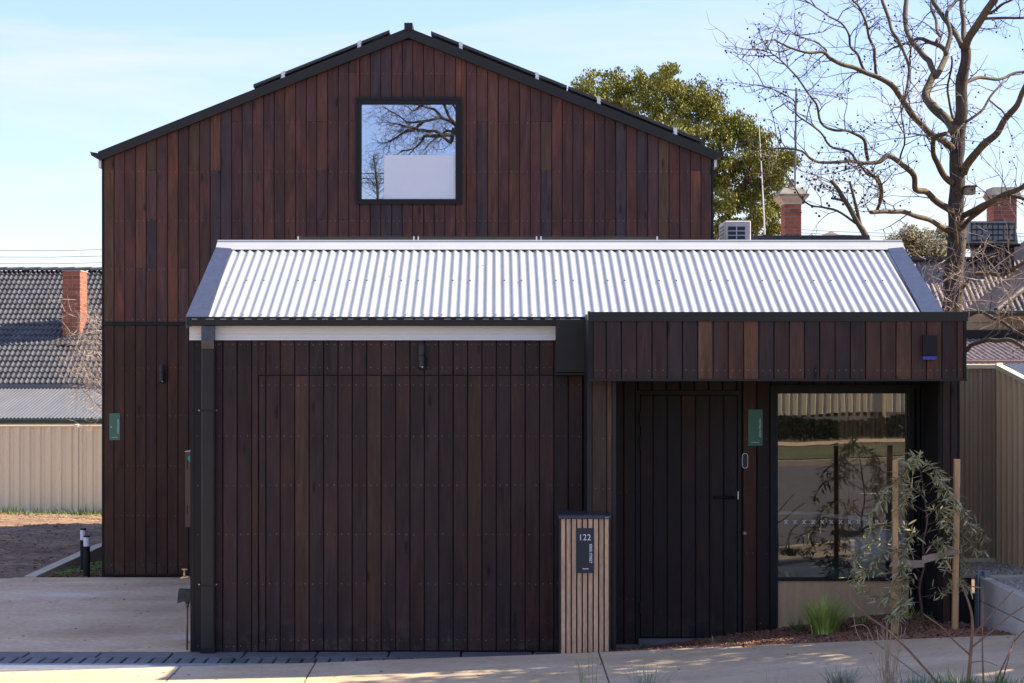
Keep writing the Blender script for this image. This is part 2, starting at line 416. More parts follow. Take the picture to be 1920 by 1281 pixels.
xs = [-600,-200,-60,-30,-16,-8,-4,-1.4,.5,2.7,4,6,10,20,30,60,200,600]
ys = [-600,-200,-80,-50,-30,-20,-10,-5,-2,0,2,6,12,20,40,100,250,900]
sheet('ground', xs, ys, gz, SOIL)

VERGE = mat('dry_verge', (.20, .15, .09), .95, 0, col2=(.36, .30, .19), scale=2.5, fine=.4, fscale=18, bump=.6, bscale=30)
XS = [-60,-30,-15,-8,-3.98,-2.6,-1.4,-.4,.51,1.2,2.0,2.7,3.2,3.95,5,6,10,20,30,60]
# footpath: a slab of bays with tooled joints
bays = [-60,-30,-15,-9.6,-6.4,-4.2,-2.52,-1.45,.82,2.93,5.2,7.6,12,30,60]
path = thing_path = None
pmb = MB(); pmb.v = []; 
path = link('footpath', None, None, kind='structure')
for a, b in zip(bays, bays[1:]):
    mb = MB(); n = 5
    xa, xb = a+.007, b-.007
    rows = []
    for i in range(n):
        x = xa+(xb-xa)*i/(n-1); z = zp(x)
        # joints run slightly askew
        def sk(y): return x
        rows.append([(x, ye(x)+.0, z-.12), (x, ye(x), z-.004), (x, ye(x)-.008, z), (x, ye(x)-2.3, z-.01), (x, ye(x)-2.31, z-.12)])
    for r in rows: mb.v += r
    for i in range(n-1):
        for k in range(4):
            A = i*5+k; mb.f.append((A, A+1, A+6, A+5))
    mb.f.append((0,1,2,3,4)); e = (n-1)*5; mb.f.append((e+4,e+3,e+2,e+1,e))
    part('concrete_bay', mb, PATH, path)
sheet('path_base', XS, [-4.0, -2.36, -1.4, -.9], lambda x, y: zp(x)-.012 if y < ye(x) else zp(x)-.1, PJOINT)
# verge, road, far side of the street
sheet('verge', lin(-60,60,90), lin(-6.3,-2.9,12), lambda x, y: zp(x)-.02-.02*abs(y+2.36)-(.06 if y > ye(x)-2.3 else 0)-.015*mnoise.noise(Vector((x,y,0))), VERGE)
def strip(name, y0, y1, dz0, dz1, m):
    return sheet(name, XS, [y0, y1], lambda x, y: zp(x)+(dz0 if y == y0 else dz1), m)
kb = MB()
for a, b in zip(XS, XS[1:]):
    for (y0, y1) in ((-6.45,-6.3), (-24.0,-23.85)):
        za, zb = zp(a)-.10, zp(b)-.10
        kb.add([(a,y0,za-.3),(b,y0,zb-.3),(b,y1,zb-.3),(a,y1,za-.3),(a,y0,za),(b,y0,zb),(b,y1,zb),(a,y1,za)],
               [(4,5,6,7),(0,1,5,4),(2,3,7,6)])
part('kerb', kb, KERB, kind='structure')
strip('road', -23.85, -6.45, -.22, -.22, ASPH)
lm = MB()
for a in range(-57, 57, 9):
    lm.add([(a,-15.2,zp(a)-.214),(a+3,-15.2,zp(a+3)-.214),(a+3,-15.08,zp(a+3)-.214),(a,-15.08,zp(a)-.214)], [(0,1,2,3)])
part('lane_marking', lm, WHITE, kind='structure')
sheet('grass_verge', XS, lin(-29.5,-24.0,6), lambda x, y: zp(x)-.08, TURF)
sheet('opposite_footpath', XS, [-31.5,-29.5], lambda x, y: zp(x)-.05, PATH)

# driveway
mb = MB(); mb.prism([(-5.48,.012),(-5.48,5.78),(-2.54,5.78),(-2.54,.012)], 'z', -.25, 0)
mb.prism([(-14,.012),(-14,4.4),(-5.49,5.72),(-5.49,.012)], 'z', -.25, -.003)
dw = part('driveway', mb, CONC, kind='structure')
pave = link('paving', None, None, kind='structure')
mb = MB(); mb.box(-9, .62, -.66, .0, -.25, -.03); part('joint_bed', mb, JOINT, pave)
x = -8.76; i = 0
while x < .6:
    x1 = min(x+.598, .62)
    if x1-x > .05:
        mb = MB(); mb.bev(x+.004, x1-.004, -.298, .004, -.06, random.uniform(-.003, .0), .004); part('bluestone_paver', mb, BLUEST, pave)
    x += .605
x = -8.9
while x < .5:
    mb = MB(); mb.bev(x+.005, x+.1, -.62+random.uniform(-.004,.004), -.308, -.06, random.uniform(-.006, .001), .006); part('cobble', mb, BLUEST, pave)
    x += .1125
# mesh grate between cobbles and footpath
mb = MB(); x = -6.4
while x < -1.0:
    mb.box(x, x+.013, ye(x)+.008, -.636, -.02, -.006); x += .027
for y in (-.636, -.667, -.70, -.733, -.766, -.80, -.833, -.866, -.90, -.933, -.966, -1.0, -1.033, -1.066):
    xa_ = -6.4; xb_ = xa_
    while xb_ < -1.0 and ye(xb_+.05) < y-.012: xb_ += .05
    if xb_ > xa_+.1: mb.box(xa_, xb_, y-.006, y+.006, -.02, -.0035)
xq = -6.4
while xq < -1.05:
    x2 = xq+.4; A, B = ye(xq)+.004, ye(x2)+.004
    mb.add([(xq,A,-.15),(x2,B,-.15),(x2,B+.012,-.15),(xq,A+.012,-.15),(xq,A,-.002),(x2,B,-.002),(x2,B+.012,-.002),(xq,A+.012,-.002)], [(4,5,6,7),(0,1,5,4),(2,3,7,6)]); xq = x2
g = part('mesh', mb, GRATE, kind='stuff')
gr = thing('drain_grate', 'galvanised mesh drain grate tapering between grey cobbles and the footpath', 'drain grate', (-3.5,-.7,0))
g.parent = gr; g.matrix_parent_inverse = Matrix.Translation(-W[gr.name])
mb = MB(); mb.prism([(-6.4,-1.08),(-3.98,-.955),(-2.4,-.845),(-1.4,-.79),(-1.0,-.78),(-1.0,-.63),(-6.4,-.63)], 'z', -.08, -.03); part('channel', mb, JOINT, gr)

# bare yard at the left, with a strip of lit leaves by the fence
def yard(x, y):
    t = (y-5.9)/11.4
    z = .17*min(1, t*3.2) - .42*max(0, t-.3)
    k = min(1, max(0, (y-5.9)/.8))
    return z*k + k*.05*mnoise.noise(Vector((x*.9, y*.7, 1))) + k*.025*mnoise.noise(Vector((x*3.2, y*2.4, 5))) + k*.012*mnoise.noise(Vector((x*9, y*6, 5))) - .01
mbY = MB(); nx, ny = 90, 110
def xe(y): return -5.26+.19*(y-5.75)
for j in range(ny):
    y = 5.72+(17.4-5.72)*j/(ny-1)
    for i in range(nx):
        x = -14+(xe(min(y,9.5))-.03+14)*i/(nx-1)
        mbY.v.append((x, y, yard(x, y)))
for j in range(ny-1):
    for i in range(nx-1):
        a = j*nx+i; mbY.f.append((a, a+1, a+1+nx, a+nx))
part('bare_yard', mbY, SOIL, kind='structure', smooth=True)
sheet('side_yard', [-5.5,-4.4,-3,4,14], [4.5,6,9,13,17.4,30], lambda x, y: -.03-.02*max(0, y-9), SOIL)
# garden kerb
mb = MB()
a, b = Vector((-5.30,5.80,0)), Vector((-4.55,9.7,0)); d = (b-a).normalized(); nrm = Vector((-d.y, d.x, 0))*.07
for i, (p, z) in enumerate(((a,.012),(a+(b-a)*.5,.18),(b,.24))):
    mb.v += [tuple(p-nrm+Vector((0,0,-.2))), tuple(p-nrm+Vector((0,0,z))), tuple(p+nrm+Vector((0,0,z))), tuple(p+nrm+Vector((0,0,-.2)))]
for i in range(2):
    for k in range(3):
        q = i*4+k; mb.f.append((q, q+4, q+5, q+1))
mb.f += [(0,1,2,3), (8,11,10,9)]
tag(part('garden_kerb', mb, KERB), 'pale concrete garden kerb rising diagonally behind the two bollards', 'kerb')
# small scatter of clods, straw and leaf litter on the yard
mb = MB()
for i in range(2600):
    y = random.uniform(5.9, 13); x = random.uniform(-9.5, xe(min(y,9.5))-.1)
    if y > 13.9: pass
    z = yard(x, y); s = random.uniform(.004, .014)
    a = random.uniform(0, 6.28); l = s*random.uniform(1, 2.5)
    u = Vector((math.cos(a), math.sin(a), 0)); v = Vector((-u.y, u.x, 0))
    c = Vector((x, y, z+s*.3))
    mb.add([c-u*l-v*s*.3, c-u*l*.2-v*s*.6+Vector((0,0,.3*s)), c+u*l, c+v*s*.5, c+Vector((0,0,s*.5)), c-Vector((0,0,s))], [(0,1,4),(1,2,4),(2,3,4),(3,0,4),(0,5,1),(1,5,2),(2,5,3),(3,5,0)])
part('clods', mb, MATS['bare_soil'], kind='stuff')
STRAW = mat('leaf_litter', (.20, .11, .05), .8, 0, col2=(.55, .40, .20), scale=25)
mb = MB()
def flake(mb, c, l, w_, up=.3):
    a = random.uniform(0, 6.28); u = Vector((math.cos(a), math.sin(a), random.uniform(-up, up))).normalized(); v = Vector((-u.y, u.x, random.uniform(-up, up))).normalized()
    mb.add([c-u*l, c-v*w_, c+u*l, c+v*w_], [(0,1,2,3)])
for i in range(3200):
    if random.random() < .8:
        y = random.gauss(14.6, .5); 
    else: y = random.uniform(6, 15)
    if y > 16.9: continue
    x = random.uniform(-9.5, -4.7)
    flake(mb, Vector((x, y, yard(x, y)+.012)), random.uniform(.01,.04), random.uniform(.004,.014))
part('leaf_litter', mb, STRAW, kind='stuff')

# mulch bed on the right, bark chips over dark soil
def mz(x, y):
    # from path edge back to the wall
    y0 = ye(x); t = max(0, min(1, (y-y0)/(.9)))
    zb = max(0.0, .0+.30*max(0, min(1, (x-1.2)/2.2)))
    return zp(x)*(1-t)+zb*t-.02+.018*math.sin(t*3.14)+.012*mnoise.noise(Vector((x*4, y*4, 0)))
mbm = MB(); nx, ny = 60, 16
for j in range(ny):
    for i in range(nx):
        x = .62+(3.93-.62)*i/(nx-1); y = ye(x)+( .34-ye(x))*j/(ny-1)
        mbm.v.append((x, y, mz(x, y)-.012))
for j in range(ny-1):
    for i in range(nx-1):
        a = j*nx+i; mbm.f.append((a, a+1, a+1+nx, a+nx))
part('garden_bed', mbm, MULCHSOIL, kind='structure', smooth=True)
mb = MB()
def chip(mb, c, l, w_, h):
    q = Matrix.Rotation(random.uniform(0,6.28), 3, 'Z') @ Matrix.Rotation(random.gauss(0,.35), 3, 'X') @ Matrix.Rotation(random.gauss(0,.35), 3, 'Y')
    vs = [q @ Vector(p)+c for p in ((-l,-w_*.6,-h),(l*.8,-w_,-h),(l,w_*.5,-h),(-l*.7,w_,-h),(-l*.9,-w_*.5,h),(l*.7,-w_*.8,h),(l*.9,w_*.4,h),(-l*.6,w_*.8,h))]
    mb.add(vs, [(4,5,6,7),(0,1,5,4),(1,2,6,5),(2,3,7,6),(3,0,4,7)])
for i in range(15000):
    x = random.uniform(.5, 3.93); t = random.random()**1.3
    y = ye(x)+.012+(.3-ye(x))*t
    if x < .72 and y > -.75: continue
    if i % 60 == 0: y = ye(x)-random.random()*.12
    l = random.uniform(.008,.028)
    chip(mb, Vector((x, y, mz(x, y)+random.uniform(-.004,.014))), l, l*random.uniform(.25,.6), .003)
part('bark_mulch', mb, CHIP, kind='stuff')
mb = MB()
for i in range(160):
    x = random.gauss(.5,.1); x = min(.62, max(.2, x)); y = -.80+random.random()*.1
    l = random.uniform(.008,.02); chip(mb, Vector((x, y, .06+random.random()*.02)), l, l*.5, .003)
part('spilt_mulch', mb, CHIP, kind='stuff')
mb = MB(); mb.box(.16,.62,-.8,-.62,-.05,.06); part('mulch_base', mb, MULCHSOIL, kind='structure')
# scattered leaves and crumbs on slabs
mb = MB()
for i in range(260):
    if random.random() < .5: c = Vector((random.uniform(-5.4,-2.7), random.uniform(.1,5.6), .004))
    else:
        x = random.uniform(-4.5,4.6); c = Vector((x, random.uniform(-2.2, ye(x)-.03), zp(x)+.003))
    l = random.uniform(.006,.03); flake(mb, c, l, l*random.uniform(.2,.5), .15)
part('fallen_leaves', mb, mat('dead_leaf', (.10,.06,.035), .9), kind='stuff')

# ------------------------------------------------------------------ timber cladding
PITCH = .12155
_bm = {}
def board_mesh(w_, hl, hr, m):
    k = (round(w_, 4), round(hl, 3), round(hr, 3), m.name)
    if k in _bm: return _bm[k]
    c = .004; d = .018
    prof = [(0, d), (0, c), (c, 0), (w_-c, 0), (w_, c), (w_, d)]
    mb = MB()
    def h(x): return hl+(hr-hl)*x/w_
    mb.v = [(x, y, 0) for x, y in prof]+[(x, y, h(x)) for x, y in prof]
    mb.f = [(i, i+1, i+7, i+6) for i in range(5)]+[(5,4,3,2,1,0),(6,7,8,9,10,11)]
    me = mb.mesh('board'); me.materials.append(m)
    _bm[k] = me
    return me
def pick(pal):
    t = random.random()*sum(p[0] for p in pal)
    for p in pal:
        t -= p[0]
        if t <= 0: break
    k = random.uniform(.88, 1.14)
    return (p[1][0]*k*1.04, p[1][1]*k, p[1][2]*k*.88)
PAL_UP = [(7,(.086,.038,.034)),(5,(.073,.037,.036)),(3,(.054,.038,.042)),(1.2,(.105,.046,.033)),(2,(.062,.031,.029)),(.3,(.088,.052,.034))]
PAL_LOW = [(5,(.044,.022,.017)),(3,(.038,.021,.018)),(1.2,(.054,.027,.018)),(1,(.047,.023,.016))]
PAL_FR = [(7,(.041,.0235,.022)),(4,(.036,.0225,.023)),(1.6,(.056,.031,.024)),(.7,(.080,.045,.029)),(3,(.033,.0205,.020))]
PAL_PAR = [(4,(.048,.026,.024)),(3,(.038,.024,.025)),(2,(.070,.036,.027)),(.9,(.11,.055,.033)),(1.5,(.054,.028,.024))]
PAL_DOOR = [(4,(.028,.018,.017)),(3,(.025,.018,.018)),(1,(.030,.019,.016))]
def clad(parent, Y, x0, x1, z0, ztop, pal, grid=None, holes=(), joints=(), pj=.15, m=WOOD, name='board', gap=.0065, nails=(), first=None):
    """vertical boards with front face at Y; ztop is a number or a function; holes = (xa,xb,za,zb)"""
    g0 = grid if grid is not None else x0
    k0 = math.floor((x0-g0)/PITCH+1e-6)
    f = ztop if callable(ztop) else (lambda x: ztop)
    cols = []
    k = k0
    nm = MB()
    while True:
        a = g0+k*PITCH; b = a+PITCH-gap
        k += 1
        if a >= x1-.01: break
        a = max(a, x0); b = min(b, x1)
        if b-a < .012: continue
        segs = [(a, b)]
        for (ha, hb, za, zb) in holes:
            ns = []
            for s in segs:
                cut = [t for t in (ha, hb) if s[0]+.004 < t < s[1]-.004]
                e = [s[0]]+cut+[s[1]]
                ns += list(zip(e, e[1:]))
            segs = ns
        zj = [z for z in joints if random.random() < pj]
        cola = pick(pal)
        for (sa, sb) in segs:
            mid = (sa+sb)/2
            iv = [(z0, None)]
            for (ha, hb, za, zb) in holes:
                if ha <= mid <= hb: iv = [(z0, za), (zb, None)]
            for (za, zb) in iv:
                zt = zb if zb is not None else min(f(sa), f(sb))
                cuts = [za]+[z for z in sorted(zj) if za+.1 < z < zt-.1]
                cc = cola
                for i, c in enumerate(cuts):
                    if i: cc = pick(pal)
                    last = i == len(cuts)-1
                    if last:
                        hl = (f(sa) if zb is None else zb)-c; hr = (f(sb) if zb is None else zb)-c
                    else: hl = hr = cuts[i+1]-.003-c
                    if hl < .01 or hr < .01: continue
                    link(name, board_mesh(sb-sa, hl, hr, m), parent, (sa, Y+random.uniform(-.0008,.0008), c), color=cc)
            for z in nails:
                if z < z0+.01 or z > min(f(sa), f(sb))-.01: continue
                if any(ha-.01 <= mid <= hb+.01 and za-.01 <= z <= zb+.01 for (ha, hb, za, zb) in holes): continue
                if sb-sa < .07: pts = [mid]
                else: pts = [sa+.028, sb-.028]
                for q in pts:
                    if random.random() < .12: continue
                    r = .0033*random.uniform(.7, 1.15); c = (q+random.uniform(-.003,.003), Y, z+random.uniform(-.004,.004))
                    nm.add([(c[0]-r,Y-.0006,c[2]),(c[0],Y-.0006,c[2]-r),(c[0]+r,Y-.0006,c[2]),(c[0],Y-.0006,c[2]+r),(c[0],Y-.0028,c[2])], [(0,1,4),(1,2,4),(2,3,4),(3,0,4)])
    if nm.v: part('nail_heads', nm, NAIL, parent, kind='stuff')

def text_mesh(name, body, size, m, parent, x, Y, z, rot=False, align='LEFT', bold=0.0, ext=.0008, xs=1.0):
    cu = bpy.data.curves.new('lettering', 'FONT'); cu.body = body; cu.size = size; cu.align_x = align; cu.extrude = ext; cu.offset = bold; cu.space_character = 1.05; cu.resolution_u = 3
    o = bpy.data.objects.new('lettering', cu); COL.objects.link(o)
    dg = bpy.context.evaluated_depsgraph_get(); me = bpy.data.meshes.new_from_object(o.evaluated_get(dg))
    bpy.data.objects.remove(o); bpy.data.curves.remove(cu)
    for v in me.vertices:
        a, b, c = v.co
        a *= xs
        v.co = (b, -c, -a) if rot else (a, -c, b)
    me.materials.clear(); me.materials.append(m)
    return link(name, me, parent, (x, Y, z))

def corr(mb, x0, x1, ya, za, yb, zb, pitch=.076, amp=.009, seg=10, base=None, prof=None):
    """corrugated sheet, ribs running from (ya,za) to (yb,zb)"""
    n = max(2, int((x1-x0)/pitch*seg)); b = len(mb.v)
    d = Vector((0, yb-ya, zb-za)).normalized(); nr = Vector((0, -d.z, d.y))
    if nr.z < 0: nr = -nr
    if abs(d.y) < .001: nr = Vector((0, -1, 0))
    for i in range(n+1):
        x = x0+(x1-x0)*i/n
        h = prof(x) if prof else amp*math.cos(2*math.pi*x/pitch)
        mb.v.append((x, ya+nr.y*h, za+nr.z*h)); mb.v.append((x, yb+nr.y*h, zb+nr.z*h))
    for i in range(n): a = b+2*i; mb.f.append((a, a+2, a+3, a+1))

# ================================================================== main house
Y2 = 5.83
s2 = sc(Y2)
house = thing('gabled_house', 'tall gabled house clad in dark reddish vertical timber boards, behind the low front building', 'house', (-1,Y2,0))
XL, XR, XA = px(191,Y2), px(1338,Y2), px(766,Y2)
def gt(x):   # underside of the barge at the wall
    za = pz(72, Y2); return za-.398*abs(x-XA)
mb = MB(); back = [(XL+.01,0),(XR-.01,0),(XR-.01,gt(XR)+.03),(XA,gt(XA)+.06),(XL+.01,gt(XL)+.03)]
# front membrane with the window opening, side and rear walls
wx0, wx1, wz0, wz1 = px(668,Y2), px(865,Y2), pz(382,Y2), pz(183,Y2)
for (a, b, c, d_) in ((XL+.01, wx0+.03, 0, None), (wx1-.03, XR-.01, 0, None), (wx0+.03, wx1-.03, 0, wz0+.03), (wx0+.03, wx1-.03, wz1-.03, None)):
    pts = [(a, c), (b, c)]
    if d_ is None:
        pts.append((b, gt(b)+.03))
        if a < XA < b: pts.append((XA, gt(XA)+.03))
        pts.append((a, gt(a)+.03))
    else: pts += [(b, d_), (a, d_)]
    mb.prism(pts, 'y', Y2+.02, Y2+.1)
part('wall', mb, BACK, house)
mb = MB(); YB = 12.9
mb.box(XL, XL+.12, Y2+.1, YB, 0, gt(XL)); mb.box(XR-.12, XR, Y2+.1, YB, 0, gt(XR))
mb.prism(back, 'y', YB, YB+.1)
part('side_wall', mb, CHAR_DK, house)
ZD = pz(607, Y2)
nails_up = [pz(y, Y2) for y in (138,230,322,414,505,599)]
clad(house, Y2, XL+.024, XR-.02, ZD+.022, gt, PAL_UP, grid=px(194.5,Y2), holes=[(wx0,wx1,wz0,wz1)], joints=[z+.012 for z in nails_up], pj=.17, nails=nails_up)
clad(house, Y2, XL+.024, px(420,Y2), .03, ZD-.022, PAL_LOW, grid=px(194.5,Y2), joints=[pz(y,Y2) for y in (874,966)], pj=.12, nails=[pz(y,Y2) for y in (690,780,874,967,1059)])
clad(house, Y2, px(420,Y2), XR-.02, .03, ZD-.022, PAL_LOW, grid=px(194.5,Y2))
mb = MB(); mb.box(XL-.002, XR, Y2-.012, Y2+.02, ZD-.018, ZD+.018); part('floor_flashing', mb, CHAR_DK, house)
for x in (XL, XR-.022):
    mb = MB(); mb.box(x, x+.022, Y2-.004, Y2+.12, 0.01, gt(x)-.01); part('corner_trim', mb, CHAR_DK, house)
# barge boards
bt = pz(52, Y2-.06)
def topz(x): return bt-.4*abs(x-XA)
for sgn, xe_ in ((-1, px(184,Y2-.06)), (1, px(1344,Y2-.06))):
    mb = MB()
    pts = [(XA, topz(XA)), (xe_, topz(xe_)), (xe_+(-.0*sgn), topz(xe_)-.06), (xe_-sgn*.03, gt(xe_-sgn*.03)-.004), (XA, gt(XA)-.004)]
    mb.prism(pts, 'y', Y2-.07, Y2-.025)
    part('barge_board', mb, CHAR, house)
    # roof plane, corrugated across its fall is out of sight; sheet with ribs every 200 mm
    mb = MB(); n = 70
    for i in range(n+1):
        y = Y2-.02+(YB+.15-Y2)*i/n; h = .0 if i % 2 else .02
        for x in (XA, xe_+sgn*.05): mb.v.append((x, y, topz(x)-.035+h))
    for i in range(n): a = 2*i; mb.f.append((a, a+1, a+3, a+2))
    part('roof_sheet', mb, CHAR, house)
    # gutter and white eave lining
    gx = xe_; zt = topz(xe_)
    mb = MB(); g = [(gx+sgn*.10, zt+.0), (gx+sgn*.085, zt-.012), (gx+sgn*.075, zt-.045), (gx-sgn*.02, zt-.10), (gx-sgn*.03, zt-.06), (gx-sgn*.02, zt-.02)]
    if sgn > 0: g = g[::-1]
    mb.prism(g, 'y', Y2-.075, YB+.1); part('gutter', mb, CHAR, house)
    fx = XL-.035 if sgn < 0 else XR+.005
    mb = MB(); mb.box(fx, fx+.03, Y2-.02, YB, gt(XL)-.085 if sgn < 0 else gt(XR)-.085, gt(XL) if sgn < 0 else gt(XR)); part('eave_lining', mb, WHITE, house)
mb = MB(); mb.box(px(758,Y2-.08), px(773.5,Y2-.08), Y2-.09, YB+.1, bt-.03, pz(43,Y2-.08)); part('ridge_cap', mb, CHAR, house)
# window
win = link('window', None, house, (wx0, Y2, wz0))
mb = MB(); t = .028; o = Y2-.03
for (a, b, c, d_) in ((wx0-.01,wx1+.01,wz1-t,wz1+.005),(wx0-.01,wx1+.01,wz0-.005,wz0+t*.7),(wx0-.01,wx0+t*.5,wz0+t*.7,wz1-t),(wx1-t*.5,wx1+.01,wz0+t*.7,wz1-t)):
    mb.box(a, b, o, Y2+.03, c, d_)
part('frame', mb, DARKFR, win)
gx0, gx1, gz0, gz1 = px(678,Y2), px(854,Y2), pz(373.5,Y2), pz(196,Y2)
mb = MB()
for (a, b, c, d_) in ((wx0+t*.5,wx1-t*.5,gz1,wz1-t),(wx0+t*.5,wx1-t*.5,wz0+t*.7,gz0),(wx0+t*.5,gx0,gz0,gz1),(gx1,wx1-t*.5,gz0,gz1)):
    mb.box(a, b, Y2-.018, Y2+.04, c, d_)
part('sash', mb, DARKFR, win)
mb = MB(); mb.add([(gx0-.005,Y2+.012,gz0-.005),(gx1+.005,Y2+.012,gz0-.005),(gx1+.005,Y2+.012,gz1+.005),(gx0-.005,Y2+.012,gz1+.005)], [(0,1,2,3)]); part('glass', mb, GLASS_UP, win)
mb = MB(); mb.box(px(720,Y2), gx1-.002, Y2+.004, Y2+.010, gz0+.001, pz(291,Y2)); part('white_film', mb, BLIND, win)
mb = MB(); mb.box(px(707,Y2+.5), px(712,Y2+.5), Y2+.45, Y2+.5, gz0-.2, pz(335,Y2+.5)); part('interior_post', mb, WHITE, win)
mb = MB()   # dark room lining
x0, x1 = wx0+.02, wx1+1.2
mb.add([(x0-1.2,Y2+3,3.5),(x1,Y2+3,3.5),(x1,Y2+3,5.55),(x0-1.2,Y2+3,5.55),(x0-1.2,Y2+.11,3.5),(x1,Y2+.11,3.5),(x1,Y2+.11,5.55),(x0-1.2,Y2+.11,5.55)], [(0,1,2,3),(0,4,5,1),(3,2,6,7),(0,3,7,4),(1,5,6,2)]); part('room_lining', mb, ROOM, house)

# solar panels on the main roof
def solar(x0, x1, label, group):
    sg = 1 if x0 > XA else -1
    t_ = thing('solar_panel', label, 'solar panel', ((x0+x1)/2, Y2+.5, topz((x0+x1)/2)+.08), group)
    def L(x, d): return (x, topz(x)+d)
    mb = MB(); mb.prism([L(x0,.048),L(x1,.048),L(x1,.082),L(x0,.082)], 'y', Y2+.05, Y2+1.1); part('frame', mb, PANEL, t_)
    mb = MB(); mb.prism([L(x0+.02,.0835),L(x1-.02,.0835),L(x1-.02,.0845),L(x0+.02,.0845)], 'y', Y2+.07, Y2+1.08); part('cells', mb, PVCELL, t_)
    for k in (.22, .78):
        xm = x0+(x1-x0)*k
        mb = MB(); mb.prism([L(xm-.02,.0),L(xm+.02,.0),L(xm+.02,.035),L(xm-.02,.035)], 'y', Y2-.01, Y2+1.15); part('rail', mb, ALU, t_)
        mb = MB()
        mb.prism([L(xm-.016,.03),L(xm+.016,.03),L(xm+.016,.05),L(xm-.016,.05)], 'y', Y2+.0, Y2+.045)
        mb.prism([L(xm-.022,.05),L(xm+.022,.05),L(xm+.022,.088),L(xm-.022,.088)], 'y', Y2+.02, Y2+.049)
        part('clamp', mb, ALU, t_)
    return t_
G_ = 'solar panels on the main roof'
solar(px(475,Y2+.05), px(730,Y2+.05), 'solar panel seen edge on along the left slope of the gabled roof', G_)
solar(px(808,Y2+.05), px(1063,Y2+.05), 'solar panel seen edge on just right of the ridge of the gabled roof', G_)
solar(px(1066,Y2+.05), px(1322,Y2+.05), 'solar panel seen edge on near the right eave of the gabled roof', G_)

# ================================================================== low front building
fb = thing('front_building', 'low dark timber front building with white corrugated roof and covered porch', 'building', (.6,0,0))
X0, X1 = px(357,0), 3.745
# carcass
mb = MB(); mb.box(X0+.02, .735, .02, .12, 0, 2.6); part('wall', mb, BACK, fb)
mb = MB(); mb.box(X0, X0+.1, .0, 3.7, .0, 2.62); part('side_wall', mb, CHAR_DK, fb)
mb = MB(); mb.box(X0+.1, X1, 3.6, 3.7, 0, 2.62); part('rear_wall', mb, CHAR_DK, fb)
mb = MB(); mb.box(X0+.3, XR-.3, 3.705, Y2-.03, 0, 2.5); mb.box(X0-.0, XR-.1, 3.705, Y2-.03, 2.5, 2.58); part('added_link_volume', mb, CHAR_DK, fb)  # unseen link volume, added so its shadow covers the driveway
g0 = px(364.4,0); NR = [pz(y,0) for y in (690,)]
xd0, xd1, zd1 = px(484.6,0), px(1095,0), pz(703.5,0)
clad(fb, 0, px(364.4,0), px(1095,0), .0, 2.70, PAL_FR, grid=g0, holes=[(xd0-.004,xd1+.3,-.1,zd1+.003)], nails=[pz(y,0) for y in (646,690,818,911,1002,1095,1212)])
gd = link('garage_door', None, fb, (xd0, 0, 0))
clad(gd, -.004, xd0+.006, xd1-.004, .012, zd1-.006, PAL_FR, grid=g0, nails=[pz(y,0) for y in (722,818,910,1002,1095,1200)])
# corner trim, white fascia, gutter
mb = MB(); mb.box(X0, px(364,0), -.006, .10, 0, 2.63); part('corner_trim', mb, CHAR_DK, fb)
mb = MB()
zf0, zf1 = pz(638,-.03), pz(611,-.03)
pr = [(-.012, zf1), (-.03, zf1), (-.03, zf0+.068), (-.024, zf0+.064), (-.024, zf0+.054), (-.03, zf0+.05), (-.03, zf0+.036), (-.026, zf0+.032), (-.026, zf0+.026), (-.032, zf0+.022), (-.032, zf0), (-.012, zf0)]
mb.prism(pr, 'x', px(355,-.03), px(1043,-.03)); part('fascia', mb, WHITE, fb)
gY = -.13
zt, zb_ = pz(594,gY), pz(611,gY)
mb = MB()
pr = [(gY,zt),(gY+.012,zt),(gY+.014,zb_+.01),(-.035,zb_+.01),(-.035,zt-.01),(-.031,zt-.01),(-.031,zb_),(gY+.012,zb_),(gY+.004,zb_+.006),(gY+.004,zt-.02),(gY,zt-.016)]
mb.prism(pr, 'x', px(350,gY), px(1101,gY)); mb.box(px(350,gY), px(350,gY)+.004, gY+.002, -.03, zb_+.002, zt-.004)
part('gutter', mb, CHAR, fb)
mb = MB(); x = px(360,gY)
while x < px(1095,gY):
    mb.box(x, x+random.uniform(.03,.075), gY-.001, gY+.003, zt-.0215, zt-.0185); x += random.uniform(.09,.13)
part('overflow_slots', mb, ALU, fb, kind='stuff')
# roof
YE_, ZE = -.10, pz(597,-.10)-.014
YR, ZR = 1.79, pz(462,1.79)
sl_ = (ZR-ZE)/(YR-YE_)
def rz(y): return ZE+(y-YE_)*sl_
xl, xr = -2.60, 3.78
shx = [-2.56+ .762*i for i in range(9)]; shx[-1] = 3.72
for a, b in zip(shx, shx[1:]):
    mb = MB(); corr(mb, a, b, YE_, rz(YE_)+.012, YR-.005, rz(YR)+.008); corr(mb, a, b, 2*YR-YE_, rz(YE_)+.012, YR+.005, rz(YR)+.008)
    part('roof_sheet', mb, ZINC, fb, smooth=True)
# roof underlay so nothing shows through
mb = MB(); mb.prism([(YE_+.02, rz(YE_)-.03),(YR, rz(YR)-.03),(2*YR-YE_-.02, rz(YE_)-.03),(2*YR-YE_-.02, 2.6),(.04, 2.6),(.04, 2.76)], 'x', xl+.06, xr-.05); part('roof_core', mb, CHAR_DK, fb)
SCREW = mat('roof_screw', (.10,.10,.11), .5, .4)
mb = MB()
def screw(x, y, r=.008, h=.006):
    z = rz(y)+.012+.009
    mb.tube([(x,y,z-.004),(x,y,z+h)], r, 6)
k = round(-2.3/.076)
i = 0
x = k*.076
while x < 3.55:
    if i % 2 == 0:
        screw(x, -.045); screw(x, YR-.14)
    if i % 3 == (0 if (i//3) % 2 else 1): screw(x, .80)
    i += 1; x += .076
part('roof_screws', mb, SCREW, fb, kind='stuff')
